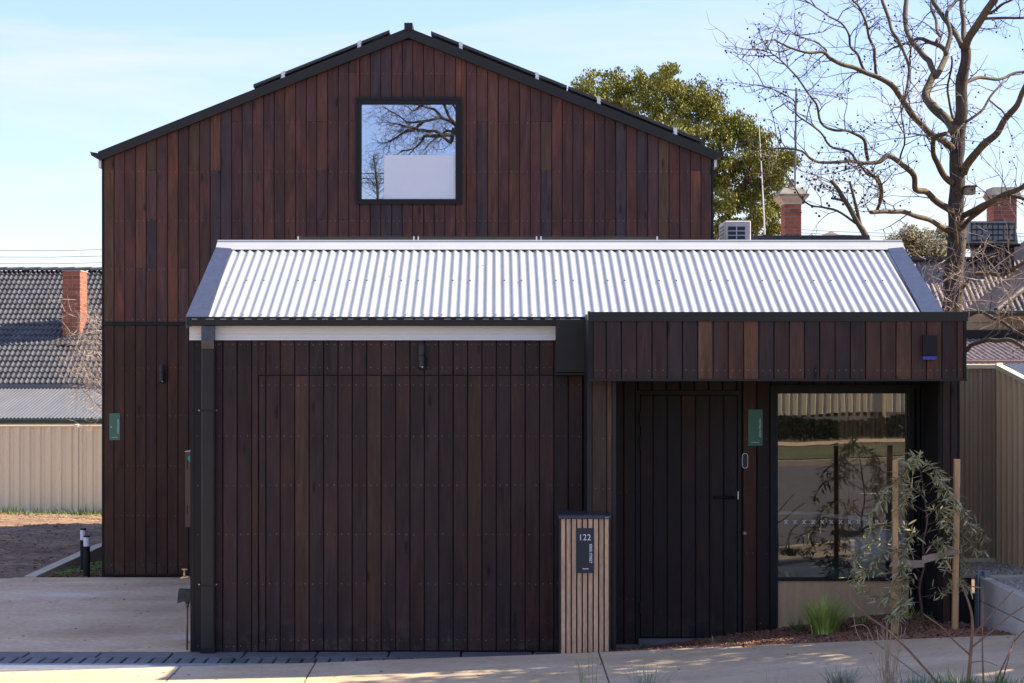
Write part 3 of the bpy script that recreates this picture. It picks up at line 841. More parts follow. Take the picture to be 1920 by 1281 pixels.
# ridge cap
mb = MB(); h = rz(YR)+.045
mb.prism([(YR-.17, rz(YR-.17)+.022),(YR-.17, rz(YR-.17)+.027),(YR-.035, h-.01),(YR-.03, h+.008),(YR, h+.014),(YR+.03, h+.008),(YR+.035, h-.01),(YR+.17, rz(YR-.17)+.027),(YR+.17, rz(YR-.17)+.022),(YR, h-.012)], 'x', xl+.0, xr+.01)
part('ridge_cap', mb, ZINCF, fb)
# verge flashings
for sgn, xa in ((1, xl), (-1, xr)):
    for m_ in (0, 1):
        f_ = (lambda y: y) if m_ == 0 else (lambda y: 2*YR-y)
        mb = MB(); e0 = .025; wv = .19
        a = [Vector((xa, f_(YE_-.02), rz(YE_-.02)+.034)), Vector((xa+sgn*wv, f_(YE_-.02), rz(YE_-.02)+.030)), Vector((xa+sgn*.15, f_(YR-.16), rz(YR-.16)+.030)), Vector((xa, f_(YR), rz(YR)+.034))]
        dn = Vector((0,0,-.10))
        mb.add([a[0],a[1],a[2],a[3],a[0]+dn,a[3]+dn,a[1]+dn*.15,a[2]+dn*.15], [(0,1,2,3),(0,3,5,4),(0,4,6,1),(1,6,7,2),(3,2,7,5)])
        part('verge_flashing', mb, CHAR_FL, fb)
# solar panels on the far slope of the low roof: their upper edges show above the ridge
for i, (xa_, xb_) in enumerate(((557,779),(782,1009),(1012,1235))):
    Yv_ = 1.98; t_ = thing('solar_panel', ['left','middle','right'][i]+' of the three solar panels peeping over the white roof ridge', 'solar panel', (px((xa_+xb_)/2,Yv_), Yv_, 3.55), 'solar panels on the low roof')
    z1_, z0_ = pz(443.5,Yv_), pz(448.5,Yv_); a_, b_ = px(xa_,Yv_), px(xb_,Yv_); sl3 = .378
    mb = MB(); mb.prism([(Yv_,z0_),(Yv_,z1_),(Yv_+1.6,z1_-1.6*sl3),(Yv_+1.6,z0_-1.6*sl3)], 'x', a_, b_); part('frame', mb, PANEL, t_)
    mb = MB(); mb.prism([(Yv_+.02,z1_-.0065),(Yv_+.02,z1_-.0055),(Yv_+1.58,z1_-1.58*sl3+.002),(Yv_+1.58,z1_-1.58*sl3+.001)], 'x', a_+.02, b_-.02); part('cells', mb, PVCELL, t_)
    for xx in (a_+.004, b_-.022):
        mb = MB(); mb.box(xx, xx+.014, Yv_-.012, Yv_-.001, z0_-.03, z1_+.001); part('clamp', mb, ALU, t_)
    mb = MB(); mb.box(a_-.01, b_+.01, Yv_+.02, Yv_+.06, z0_-.075, z0_-.006); part('rail', mb, ALU, t_)
# a few twigs and leaves on the roof
mb = MB()
for (x, y) in ((433,548),(399,578),(471,575),(577,566),(735,520),(970,540),(905,500),(660,560),(1210,520)):
    yy = .2+(590-y)/120*1.3
    flake(mb, Vector((px(x,yy), yy, rz(yy)+.028)), .028, .007, .2)
part('fallen_twigs', mb, mat('roof_twig', (.09,.06,.03), .9), kind='stuff')
# downpipe
dp = link('downpipe', None, fb, (px(389,-.08), -.08, 0))
def rbox(mb, x0, x1, y0, y1, z0, z1, c=.012): mb.bev(x0, x1, y0, y1, z0, z1, c)
mb = MB(); rbox(mb, px(377,-.09), px(402.5,-.09), -.09, -.005, .0, pz(650,-.09)); part('pipe', mb, CHAR, dp)
mb = MB(); mb.prism([(-.12, pz(612,-.1)),(-.035, pz(612,-.1)),(-.002, pz(640,-.1)),(-.002, pz(654,-.1)),(-.098, pz(654,-.1)),(-.125, pz(640,-.1))], 'x', px(378,-.1), px(401.5,-.1)); part('outlet', mb, CHAR_FL, dp)
for y in (770, 1098):
    mb = MB(); z = pz(y,-.09); mb.box(px(374,-.09), px(405.5,-.09), -.093, -.088, z-.008, z+.008); mb.box(px(370.5,0), px(376,0), -.012, -.002, z-.012, z+.012); mb.box(px(403,0), px(408.5,0), -.012, -.002, z-.012, z+.012)
    b_ = part('bracket', mb, CHAR_DK, dp)
    mb = MB()
    for xx in (px(374,0), px(406.5,0)): mb.tube([(xx,-.011,z),(xx,-.02,z)], .0065, 7)
    part('bracket_screw', mb, ALU, dp)
mb = MB(); z = pz(1212,-.09); mb.box(px(375.5,-.09), px(403.5,-.09), -.094, -.004, .0, .045); part('pipe_collar', mb, CHAR_DK, dp)
# rain head box between gutter and porch
mb = MB(); rbox(mb, px(1042.5,-.19), px(1102,-.19), -.19, -.01, pz(699,-.19), pz(598.5,-.19), .006); mb.box(px(1041,-.19), px(1102,-.19), -.195, -.01, pz(700.5,-.19)-.012, pz(700,-.19)); part('rain_head', mb, CHAR, fb)

# porch: side walls, canopy, recessed wall with door and window
YW, YP, YC = .33, -.75, -.93
wl0, wl1 = .735, px(1155,YP)
porch = link('left_porch_wall', None, fb, (wl0, YP, 0)); porch.name = 'porch_side_wall'; W[porch.name] = Vector((wl0, YP, 0))
zc0 = pz(713,YC)
mb = MB(); mb.box(wl0+.005, wl1-.005, YP+.02, YW, 0, zc0+.05); part('core', mb, CHAR_DK, porch)
clad(porch, YP, px(1110,YP), px(1147.5,YP), .05, zc0, PAL_FR, grid=px(1110,YP), nails=[pz(y,YP) for y in (822,917,1010)])
for a, b in ((wl0, px(1109.5,YP)), (px(1148,YP), wl1)):
    mb = MB(); mb.box(a, b, YP-.006, YP+.06, .03, zc0); part('corner_trim', mb, CHAR, porch)
wr0, wr1 = 3.665, 3.83
YL_ = YP; YP = -.35
pr2 = link('porch_side_wall', None, fb, (wr0, YP, 0))
mb = MB(); mb.box(wr0+.02, wr1-.003, YP+.02, YW+.3, 0, zc0+.05); part('core', mb, CHAR_DK, pr2)
clad(pr2, YP, px(1767,YP), px(1796,YP), .15, zc0, PAL_FR, grid=px(1767,YP)-.05)
mb = MB(); mb.box(wr0, px(1766,YP), YP-.006, YP+.07, .1, zc0); part('corner_trim', mb, CHAR_DK, pr2)
mb = MB(); mb.box(px(1797,YP), wr1, YP-.006, YP+.07, .1, zc0); part('corner_trim', mb, CHAR, pr2)
mb = MB(); n = 120; y0_, y1_ = YP+.07, YW
for i in range(n+1):
    y = y0_+(y1_-y0_)*i/n; h = .008*math.cos(2*math.pi*y/.076)
    mb.v += [(wr0+.012-h, y, .05), (wr0+.012-h, y, zc0+.03)]
for i in range(n): a = 2*i; mb.f.append((a, a+1, a+3, a+2))
part('corrugated_lining', mb, CHAR_DK, pr2, smooth=True)
mb = MB(); mb.box(wr1-.003, wr1+.002, YP+.07, 3.6, .1, 2.6); part('outer_sheet', mb, CHAR_DK, pr2)
YP = YL_
mb = MB(); corr(mb, px(1713,YW), wr0+.01, YW+.012, .05, YW+.012, zc0+.03, pitch=.045, amp=.007); part('corrugated_return', mb, CHAR_DK, pr2, smooth=True)

# canopy
can = link('canopy', None, fb, (px(1103,YC), YC, zc0))
cx0, cx1 = px(1103,YC), px(1812,YC)
mb = MB(); mb.box(cx0+.006, cx1-.006, YC+.022, -.12, pz(710,YC), pz(586,YC)-.01); mb.box(cx0+.006, cx1-.006, -.12, YW+.2, pz(710,YC), 2.62); part('core', mb, CHAR_DK, can)
clad(can, YC, px(1112,YC), px(1807,YC), pz(710.5,YC), pz(602,YC), PAL_PAR, grid=px(1137.5,YC), nails=[pz(694.5,YC)])
mb = MB(); mb.box(cx0-.002, cx1+.008, YC-.016, YC+.12, pz(602.5,YC), pz(585,YC)); part('capping', mb, CHAR, can)
mb = MB(); mb.box(cx0-.0, px(1111.5,YC), YC-.006, -.02, pz(711,YC), pz(602.6,YC)); part('corner_trim', mb, CHAR_DK, can)
mb = MB(); mb.box(px(1807.3,YC), cx1, YC-.006, -.02, pz(711,YC), pz(602.6,YC)); part('corner_trim', mb, CHAR_DK, can)
mb = MB(); mb.box(cx0, cx1+.004, YC-.014, YC+.02, pz(714,YC), pz(710.6,YC)); mb.box(cx0, cx1+.004, YC-.02, YC-.01, pz(714.6,YC), pz(713.2,YC)); part('bottom_trim', mb, CHAR, can)
mb = MB(); mb.box(cx0-.005, cx0+.015, YC-.01, YC+.05, pz(600,YC), pz(583,YC)); part('capping_end', mb, ZINCF, can)

# recessed wall
sW = sc(YW)
dx0, dx1, dz0, dz1 = px(1201,YW), px(1382,YW), pz(1194,YW), pz(742,YW)
gX0, gX1 = px(1446,YW), px(1712,YW)
mb = MB()
mb.box(wl1, dx0-.03, YW+.02, YW+.12, 0, zc0+.05); mb.box(dx0-.03, gX0+.02, YW+.05, YW+.12, 0, zc0+.05)
mb.box(gX0+.02, wr0+.02, YW+.02, YW+.12, 2.22, zc0+.05); mb.box(gX0+.02, wr0+.02, YW+.02, YW+.12, 0, .05)
part('recessed_wall', mb, BACK, fb)
gg = px(1170,YW)-PITCH
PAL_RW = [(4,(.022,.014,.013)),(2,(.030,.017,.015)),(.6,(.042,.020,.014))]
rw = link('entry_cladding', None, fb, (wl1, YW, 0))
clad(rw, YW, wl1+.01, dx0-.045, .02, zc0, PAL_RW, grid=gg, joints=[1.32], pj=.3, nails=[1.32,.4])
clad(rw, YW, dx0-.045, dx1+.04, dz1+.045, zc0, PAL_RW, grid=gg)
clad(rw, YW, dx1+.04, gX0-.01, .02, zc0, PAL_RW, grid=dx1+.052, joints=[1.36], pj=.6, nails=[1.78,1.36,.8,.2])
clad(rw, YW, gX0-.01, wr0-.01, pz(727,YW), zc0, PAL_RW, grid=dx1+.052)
mb = MB(); t = .034
mb.box(dx0-.04, dx1+.035, YW-.012, YW+.05, dz1+.008, dz1+.042)
mb.box(dx0-.04, dx0-.006, YW-.008, YW+.05, .02, dz1+.008); mb.box(dx1+.006, dx1+.035, YW-.006, YW+.05, .02, dz1+.008)
part('door_frame', mb, DARKFR, fb)
door = link('door', None, fb, (dx0, YW, dz0))
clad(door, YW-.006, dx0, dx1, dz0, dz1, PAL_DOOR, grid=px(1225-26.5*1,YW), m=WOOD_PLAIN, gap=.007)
mb = MB(); mb.box(dx0, dx1, YW+.014, YW+.04, dz0, dz1); part('leaf', mb, CHAR_DK, door)
hz = pz(932,YW)
mb = MB(); mb.tube([(px(1372,YW),YW-.005,hz),(px(1372,YW),YW-.06,hz)], .011, 10); mb.tube([(px(1376,YW),YW-.055,hz),(px(1340,YW),YW-.058,hz),(px(1337,YW),YW-.05,hz)], .0105, 10); part('handle', mb, CHAR_DK, door, smooth=True)
mb = MB(); c_ = (px(1370,YW), pz(903,YW))
mb.tube([(c_[0],YW-.008,c_[1]),(c_[0],YW-.02,c_[1])], .027, 18); mb.box(c_[0]-.003, c_[0]+.003, YW-.026, YW-.02, c_[1]-.014, c_[1]+.014); part('lock', mb, CHAR_DK, door)
for y in (785, 831, 1138):
    mb = MB(); mb.tube([(dx0-.008,YW-.03,pz(y+12,YW)),(dx0-.008,YW-.03,pz(y-12,YW))], .008, 8); part('hinge', mb, CHAR, door)
mb = MB(); mb.box(dx1+.002, dx1+.010, YW-.028, YW-.02, pz(936,YW), pz(921,YW)); part('strike_plate', mb, ALU, door)
mb = MB(); mb.box(wl1, gX0, YW-.05, YW+.1, -.1, .018); mb.box(dx0-.02, dx1+.02, YW-.055, YW+.02, .018, dz0-.012); part('threshold', mb, BLUEST, fb)

# porch window
pw = link('porch_window', None, fb, (gX0, YW, .1))
px0, px1, pzt, pzb, pzm0, pzm1 = px(1458,YW), px(1704,YW), pz(738,YW), pz(1191,YW), pz(1089,YW), pz(1083,YW)
mb = MB()
mb.box(gX0-.01, gX0+.024, YW-.035, YW+.03, .1, pz(727,YW)); mb.box(gX0-.01, wr0-.02, YW-.035, YW+.03, pz(727,YW)-.0, pz(727,YW)+.022)
mb.box(px1+.006, px1+.04, YW-.03, YW+.03, .1, pz(727,YW))
part('frame', mb, CHAR_DK, pw)
mb = MB()
mb.box(gX0+.024, px0, YW-.018, YW+.05, pzb, pz(727,YW)); mb.box(px1, px1+.006, YW-.018, YW+.05, pzb, pz(727,YW))
mb.box(px0, px1, YW-.018, YW+.05, pzt, pz(727,YW)); mb.box(px0, px1, YW-.018, YW+.05, pzb-.04, pzb); mb.box(px0, px1, YW-.018, YW+.05, pzm0, pzm1)
part('sash', mb, DARKFR, pw)
mb = MB(); mb.add([(px0,YW+.01,pzm1),(px1,YW+.01,pzm1),(px1,YW+.01,pzt),(px0,YW+.01,pzt)], [(0,1,2,3)]); part('glass', mb, GLASS_LO, pw)
mb = MB(); mb.box(px0, px1, YW+.006, YW+.02, pzb, pzm0); part('plywood_panel', mb, PLY, pw)
for i in range(14):
    xx = px(1474+17*i, YW); zz = pz(979,YW); r = .0125
    mb = MB()
    for s_ in (1,-1):
        a, b = Vector((xx-r,YW+.006,zz-s_*r*1.25)), Vector((xx+r,YW+.006,zz+s_*r*1.25)); u = Vector((.0048,0,0))
        mb.add([a-u, a+u, b+u, b-u], [(0,1,2,3)] if s_ > 0 else [(0,1,2,3)])
    part('cross_decal', mb, INK, pw)
# room behind the window
rm = link('lobby_room', None, fb, (2.5, 1, 0))
mb = MB()
a0, a1, b0, b1, c0, c1 = 1.9, 3.64, YW+.12, 3.3, .3, 2.45
mb.add([(a0,b0,c0),(a1,b0,c0),(a1,b1,c0),(a0,b1,c0),(a0,b0,c1),(a1,b0,c1),(a1,b1,c1),(a0,b1,c1)], [(0,1,2,3),(7,6,5,4),(1,5,6,2),(2,6,7,3),(3,7,4,0)]); part('room_lining', mb, ROOM, rm)
mb = MB(); mb.bev(2.3, a1-.01, b0+.0, b0+.62, .52, .665, .015); part('teal_cushion', mb, TEAL, rm)
mb = MB(); mb.box(2.3, a1-.01, b0, b0+.62, .3, .52); part('bench_base', mb, PLY, rm)
mb = MB(); mb.prism([(2.50,1.95),(2.86,1.95),(3.35,1.1),(3.30,1.08),(2.84,1.80),(2.50,1.80)], 'z', 1.02, 1.05); part('pale_angled_slab', mb, WHITE, rm)  # pale slab drawn for the white angular lines in the window
# two grey bolsters on the bench
def pillow(cx, cy, cz, rx, ry, rz_, rot, seed, label):
    mb = MB(); n, m_ = 28, 14
    for j in range(m_+1):
        v = -1+2*j/m_
        for i in range(n):
            a = 2*math.pi*i/n
            e = .55
            ca, sa = math.cos(a), math.sin(a)
            rr = (1-abs(v)**2.6)**.5 if abs(v) < 1 else 0
            sx = math.copysign(abs(ca)**e, ca); sz = math.copysign(abs(sa)**e, sa)
            dd = 1+.05*mnoise.noise(Vector((ca*2+seed, sa*2, v*2)))
            p = Vector((sx*rx*(.35+.65*rr)*dd, v*ry, sz*rz_*(.35+.65*rr)*dd))
            p = Matrix.Rotation(rot, 3, 'Y') @ p
            mb.v.append((cx+p.x, cy+p.y, cz+p.z))
    for j in range(m_):
        for i in range(n):
            a = j*n+i; b = j*n+(i+1) % n; mb.f.append((a, b, b+n, a+n))
    mb.f.append(tuple(range(n-1,-1,-1))); e = m_*n; mb.f.append(tuple(e+i for i in range(n)))
    return tag(part('bolster_cushion', mb, GREYC, smooth=True), label, 'cushion', 'cushions on the window bench')
pillow(px(1640,YW+.35), YW+.36, .655+.155, .24, .16, .15, R(-14), 1, 'slumped grey canvas cushion, the left one on the bench behind the porch window')
pillow(px(1690,YW+.40), YW+.44, .655+.165, .15, .14, .16, R(8), 4, 'grey canvas cushion half hidden behind the sapling, right one on the window bench')
# ================================================================== fixtures on the walls
def sign(name, label, x0, x1, y0, y1, Y, m, th=.006, loc=None):
    t = thing(name, label, 'sign', (px((x0+x1)/2, Y), Y, pz(y1, Y)))
    mb = MB(); mb.bev(px(x0,Y), px(x1,Y), Y-th, Y-.0005, pz(y1,Y), pz(y0,Y), .0012); part('plate', mb, m, t)
    return t
Ys = Y2-.003
t = sign('entrance_sign', 'small green MAIN ENTRANCE plate low on the left of the tall gabled wall', 205, 225.5, 775, 825.5, Ys, SIGNG)
text_mesh('lettering', 'MAIN ENTRANCE', .026, INK, t, px(220.2,Ys), Ys-.0068, pz(786.5,Ys), rot=True, xs=.78)
mb = MB(); c = (px(208.4,Ys), pz(800.6,Ys))
for s_ in (1,-1): mb.add([(c[0]-.009,Ys-.0072,c[1]),(c[0]+.008,Ys-.0072,c[1]+s_*.010),(c[0]+.011,Ys-.0072,c[1]+s_*.006),(c[0]-.003,Ys-.0072,c[1])], [(0,1,2,3)])
part('arrow', mb, INK, t)
mb = MB(); x = px(210,Ys)
for l in (.006,.009,.005,.011,.004,.009,.008): mb.box(x, x+l, Ys-.0072, Ys-.0066, pz(820.8,Ys), pz(820.1,Ys)); x += l+.0022
part('small_print', mb, INK, t)
Ym = YW-.003
t = sign('meeting_sign', 'green MEETING POINT plate on the dark wall between door and porch window', 1402.5, 1430, 768, 836, Ym, SIGNG)
text_mesh('lettering', 'MEETING POINT', .0245, INK, t, px(1423,Ym), Ym-.0068, pz(784.8,Ym), rot=True, xs=.86)
mb = MB(); x = px(1409,Ym)
for l in (.006,.009,.005,.011,.004,.009,.008): mb.box(x, x+l, Ym-.0072, Ym-.0066, pz(830,Ym), pz(829,Ym)); x += l+.0022
part('small_print', mb, INK, t)
# intercom
t = thing('door_intercom', 'slim black door intercom with white oval rim, below the meeting sign', 'intercom', (px(1396.5,Ym), Ym, pz(879,Ym)))
def capsule(cx, cz, hw, hh, n=10):
    pts = []
    for i in range(n+1): a = math.pi*i/n; pts.append((cx+hw*math.cos(a), cz+hh-hw+hw*math.sin(a)))
    for i in range(n+1): a = math.pi+math.pi*i/n; pts.append((cx+hw*math.cos(a), cz-hh+hw+hw*math.sin(a)))
    return pts
cx, cz = px(1396.5,Ym), pz(864,Ym)
mb = MB(); mb.prism(capsule(cx,cz,.0255,.066), 'y', Ym-.016, Ym); part('rim', mb, OPAL, t)
mb = MB(); mb.prism(capsule(cx,cz,.0205,.060), 'y', Ym-.020, Ym-.0155); part('face', mb, PVCELL, t)
for dz in (.03, -.03):
    mb = MB(); mb.prism([(cx+.009*math.cos(a*.63), cz+dz+.009*math.sin(a*.63)) for a in range(10)], 'y', Ym-.022, Ym-.0198); part('lens', mb, CHAR_DK if dz > 0 else CHAR, t)
# copper-coloured round wall plate and small holes
t = thing('wall_plate', 'small round rusty wall plate on the boards right of the door', 'wall plate', (px(1396.5,Ym), Ym, pz(1000,Ym)))
mb = MB(); mb.prism([(px(1396.5,Ym)+.018*math.cos(a*.4), pz(1000,Ym)+.018*math.sin(a*.4)) for a in range(16)], 'y', Ym-.006, Ym); part('disc', mb, COPPER, t)
mb = MB(); mb.prism([(px(1396.5,Ym)+.005*math.cos(a*.8), pz(1000,Ym)+.005*math.sin(a*.8)) for a in range(8)], 'y', Ym-.010, Ym-.0059); part('screw', mb, ALU, t)

def wall_lamp(xc, yt, yb, Y, k, label):
    t = thing('wall_lamp', label, 'wall lamp', (px(xc,Y), Y, pz(yb,Y)))
    x = px(xc,Y); z0, z1 = pz(yb,Y), pz(yt,Y); r = .0285*k
    mb = MB(); mb.bev(x-.034*k, x+.036*k, Y-.02, Y-.0, z0-.0, z1-.10*k, .004); part('base_plate', mb, CHAR_DK, t)
    zc = z0+.028*k
    for a, b in ((zc, (zc+z1)/2-.004), ((zc+z1)/2+.004, z1)):
        mb = MB(); mb.tube([(x-.004,Y-.06,a),(x-.004,Y-.06,a+.004),(x-.004,Y-.06,b-.004),(x-.004,Y-.06,b)], [r-.002,r,r,r-.002], 20); part('shade', mb, SIGNK, t, smooth=False)
    mb = MB(); mb.tube([(x-.004,Y-.06,(zc+z1)/2-.006),(x-.004,Y-.06,(zc+z1)/2+.006)], r-.004, 16); part('collar', mb, CHAR_DK, t)
    mb = MB(); mb.tube([(x-.004,Y-.06,zc-.002),(x-.004,Y-.06,zc+.002)], r-.008, 14); part('lens', mb, OPAL, t)
    mb = MB(); mb.tube([(x,Y-.028,z0+.020),(x,Y-.018,z0+.020)], .007*k, 8); part('screw', mb, ALU, t)
    return t
wall_lamp(792, 647, 693, 0, 1.0, 'black cylinder wall lamp centred above the timber garage door')
wall_lamp(305, 684, 718.5, Y2, .95, 'small brown-black cylinder wall lamp on the tall house wall at left')
# sensor box on the canopy
t = thing('alarm_box', 'black alarm box with a blue strip at its foot, right end of canopy', 'alarm box', (px(1740,YC), YC, pz(675,YC)))
mb = MB(); mb.bev(px(1728,YC), px(1754.5,YC), YC-.05, YC-.0, pz(667.5,YC), pz(629,YC), .004); part('cover', mb, MATS['dark_sheet'], t)
mb = MB(); mb.bev(px(1728.4,YC), px(1754,YC), YC-.047, YC-.0, pz(675,YC), pz(667.6,YC), .003)
part('blue_strip', mb, mat('blue_lens', (.02,.05,.33), .2, 0, .5, 60), t)
# meter box on the side wall
t = thing('meter_box', 'narrow brown meter box with a green sticker, sticking out from the side wall', 'meter box', (-2.7, 1.3, .9))
Yb = 1.35
mb = MB(); mb.prism([(px(347.2,Yb),pz(988,Yb)),(X0,pz(990,Yb)),(X0,pz(844.5,Yb)),(px(347.2,Yb),pz(847,Yb))], 'y', Yb, Yb+.45); part('case', mb, mat('brown_enamel', (.105,.062,.04), .5, 0, .1, 3), t)
mb = MB(); mb.prism([(px(346.6,Yb),pz(847.3,Yb)),(X0,pz(844.8,Yb)),(X0,pz(844,Yb)),(px(346.6,Yb),pz(846.2,Yb))], 'y', Yb-.01, Yb+.46); part('lid', mb, ALU, t)
for y0, y1 in ((862,880),(947,965)):
    mb = MB(); mb.box(px(350.6,Yb), px(352.2,Yb), Yb-.003, Yb+.001, pz(y1,Yb), pz(y0,Yb)); part('slot', mb, BACK, t)
mb = MB(); c = (px(360,Yb), pz(860,Yb)); r = .026+.012
pts = [(c[0]+r*math.cos(a), c[1]+r*.95*math.sin(a)) for a in [math.pi/2+.35+i*(math.pi-.7)/12 for i in range(13)]]
mb.prism(pts, 'y', Yb-.003, Yb-.0005); part('sticker', mb, mat('sticker_green', (.02,.38,.22), .5, var=0), t)
# tap and valve pipe by the corner
Yt = .12
t = thing('garden_tap', 'small brass garden tap on the side wall above the wrapped valve', 'tap', (px(348,Yt), Yt, pz(1087,Yt)))
zt_ = pz(1083,Yt)
mb = MB(); mb.tube([(X0,Yt,zt_+.004),(px(352,Yt),Yt,zt_+.004),(px(345,Yt),Yt,zt_),(px(341,Yt),Yt,zt_-.004),(px(339,Yt),Yt,zt_-.016)], [.009,.010,.013,.010,.009], 9); mb.tube([(px(346,Yt),Yt,zt_),(px(346,Yt),Yt,zt_+.03),(px(346,Yt),Yt,zt_+.055)], [.012,.010,.006], 9); part('spout', mb, BRASS, t, smooth=True)
mb = MB(); z = pz(1068,Yt); mb.tube([(px(340.5,Yt),Yt,z),(px(351.5,Yt),Yt,z)], .006, 8); mb.tube([(px(346,Yt),Yt,z-.012),(px(346,Yt),Yt,z+.008)], .008, 8); part('handle', mb, BRASS, t)
t = thing('water_pipe', 'copper water pipe rising from the driveway to a black wrapped valve', 'water pipe', (px(351.5,Yt), Yt, 0))
xp = px(351.5,Yt)
mb = MB(); mb.tube([(xp-.003,Yt,-.01),(xp-.002,Yt,.2),(xp,Yt,pz(1132,Yt))], .0085, 9); mb.tube([(xp,Yt,pz(1138,Yt)),(xp,Yt,pz(1130,Yt))], .013, 9); part('pipe', mb, COPPER, t, smooth=True)
mb = MB(); mb.tube([(xp,Yt,pz(1132,Yt)),(xp+.003,Yt,pz(1120,Yt)),(xp+.002,Yt,pz(1104,Yt))], [.018,.021,.016], 9)
mb.prism([(px(333,Yt),pz(1131,Yt)),(px(344,Yt),pz(1127.5,Yt)),(X0+.0,pz(1129,Yt)),(X0,pz(1103,Yt)),(px(350,Yt),pz(1106,Yt)),(px(337,Yt),pz(1104,Yt)),(px(335,Yt),pz(1108,Yt))], 'y', Yt-.03, Yt+.05); part('wrapped_valve', mb, LAG, t)
mb = MB(); mb.tube([(xp,Yt,pz(1204,Yt)),(X0,Yt,pz(1204,Yt))], .004, 6); part('pipe_clip', mb, COPPER, t)

# letterbox
YLb = -.86
lb0, lb1 = px(1048,YLb), px(1144,YLb)
t = thing('letterbox', 'freestanding oak slatted letterbox pillar with a black 122 KING STREET plate', 'letterbox', ((lb0+lb1)/2, YLb+.15, .06))
zb0, zb1 = zp(lb0)-.02, pz(966.5,YLb)
mb = MB(); mb.box(lb0+.002, lb1-.002, YLb+.016, YLb+.34, zb0, zb1-.004)
part('carcass', mb, CHAR_DK, t)
mb = MB(); mb.box(lb0, lb0+.016, YLb-.003, YLb+.03, zb0, zb1); mb.box(lb1-.012, lb1, YLb-.003, YLb+.03, zb0, zb1); part('edge_trim', mb, CHAR, t)
mb = MB()
z = zb1
mb.prism([(YLb-.014, pz(972.5,YLb)),(YLb-.014, zb1+.0),(YLb+.05, zb1+.014),(YLb+.35, zb1+.014),(YLb+.35, pz(972.5,YLb))], 'x', lb0-.003, lb1+.006); part('lid', mb, CHAR_FL, t)
text_mesh('lid_lettering', 'LIFT', .014, INK, t, px(1134.5,YLb-.015), YLb-.0152, pz(971.8,YLb-.015), xs=1.1)
xs_ = 1052.0; pitch = 10.26
for i in range(9):
    a, b = px(xs_+i*pitch, YLb), px(xs_+i*pitch+7.7, YLb)
    mb = MB(); mb.bev(a, b, YLb-.0, YLb+.018, zb0+.01, pz(973.2,YLb), .0015); part('slat', mb, OAK, t)
mb = MB(); mb.bev(px(1080.4,YLb), px(1113.8,YLb), YLb-.008, YLb-.001, pz(1074.5,YLb), pz(990.3,YLb), .0012); pl = part('number_plate', mb, SIGNK, t)
text_mesh('number_lettering', '122', .070, INK, pl, px(1084.6,YLb), YLb-.009, pz(1013,YLb), xs=.93)
text_mesh('street_lettering', 'KING STREET', .0295, INK, pl, px(1105.2,YLb), YLb-.009, pz(1020,YLb), rot=True, bold=.0006, xs=.84)
mb = MB(); x = px(1092.5,YLb)
for l in (.008,.006,.009,.004,.008): mb.box(x, x+l, YLb-.0095, YLb-.0085, pz(1067.3,YLb), pz(1065.6,YLb)); x += l+.0025
part('small_print', mb, INK, pl)

# bollard lights
def bollard(xc, yt, yb, wpx, Y, label):
    t = thing('bollard_light', label, 'bollard light', (px(xc,Y), Y, pz(yb,Y)), 'bollard lights by the driveway')
    x, z0, z1 = px(xc,Y), pz(yb,Y), pz(yt,Y); r = wpx/2/sc(Y)
    h = z1-z0
    mb = MB(); mb.tube([(x,Y,z0),(x,Y,z0+h*.745)], r, 24); part('post', mb, BOLL, t)
    mb = MB(); mb.tube([(x,Y,z0+h*.745),(x,Y,z1-.02)], r*.985, 24); part('diffuser', mb, OPAL, t)
    mb = MB(); mb.tube([(x,Y,z1-.02),(x,Y,z1-.004),(x,Y,z1)], [r*1.02,r*1.02,r*.93], 24); part('cap', mb, BOLL, t)
bollard(162.6, 1004, 1083.5, 12.4, Y2+.05, 'front bollard light, black post with white diffuser, nearer the driveway')
bollard(156, 990.5, 1076, 11.2, Y2+.55, 'rear bollard light, taller looking and half hidden by the front one')

# ================================================================== fences
def trim_prof(p, d):
    def f(x):
        t = (x/p) % 1.0
        if t < .12: return d*math.sin(t/.12*math.pi/2)
        if t < .30: return d
        if t < .42: return d*math.cos((t-.30)/.12*math.pi/2)
        if .66 < t < .74: return d*.25
        return 0
    return f
Yf = 17.4
t = thing('cream_fence', 'long cream ribbed steel fence behind the bare yard at left', 'fence', (-8,Yf,-.3))
zft, zfb = pz(797,Yf), pz(974,Yf)
posts = [px(144,Yf)-2.38*4, px(144,Yf)-2.38*3, px(144,Yf)-2.38*2, px(144,Yf)-2.38, px(144,Yf), px(144,Yf)+2.38, px(144,Yf)+4.76]
for a, b in zip(posts, posts[1:]):
    mb = MB(); corr(mb, a+.03, b-.03, Yf, zfb+.02, Yf, zft-.02, seg=18, pitch=.18, prof=trim_prof(.18, .034)); part('fence_sheet', mb, CREAM, t)
    mb = MB(); mb.bev(a+.03, b-.03, Yf-.035, Yf+.03, zft-.04, zft, .006); part('top_rail', mb, CREAM, t)
    mb = MB(); mb.bev(a+.03, b-.03, Yf-.04, Yf+.03, zfb-.0, zfb+.055, .006); part('bottom_rail', mb, CREAM, t)
for a in posts:
    mb = MB(); mb.bev(a-.035, a+.035, Yf-.045, Yf+.03, zfb-.06, zft+.015, .006); part('post', mb, CREAM, t)
mb = MB(); mb.box(posts[0], posts[-1], Yf-.03, Yf+.06, -.9, zfb-.005); part('plinth', mb, MATS['retaining_concrete'], t)

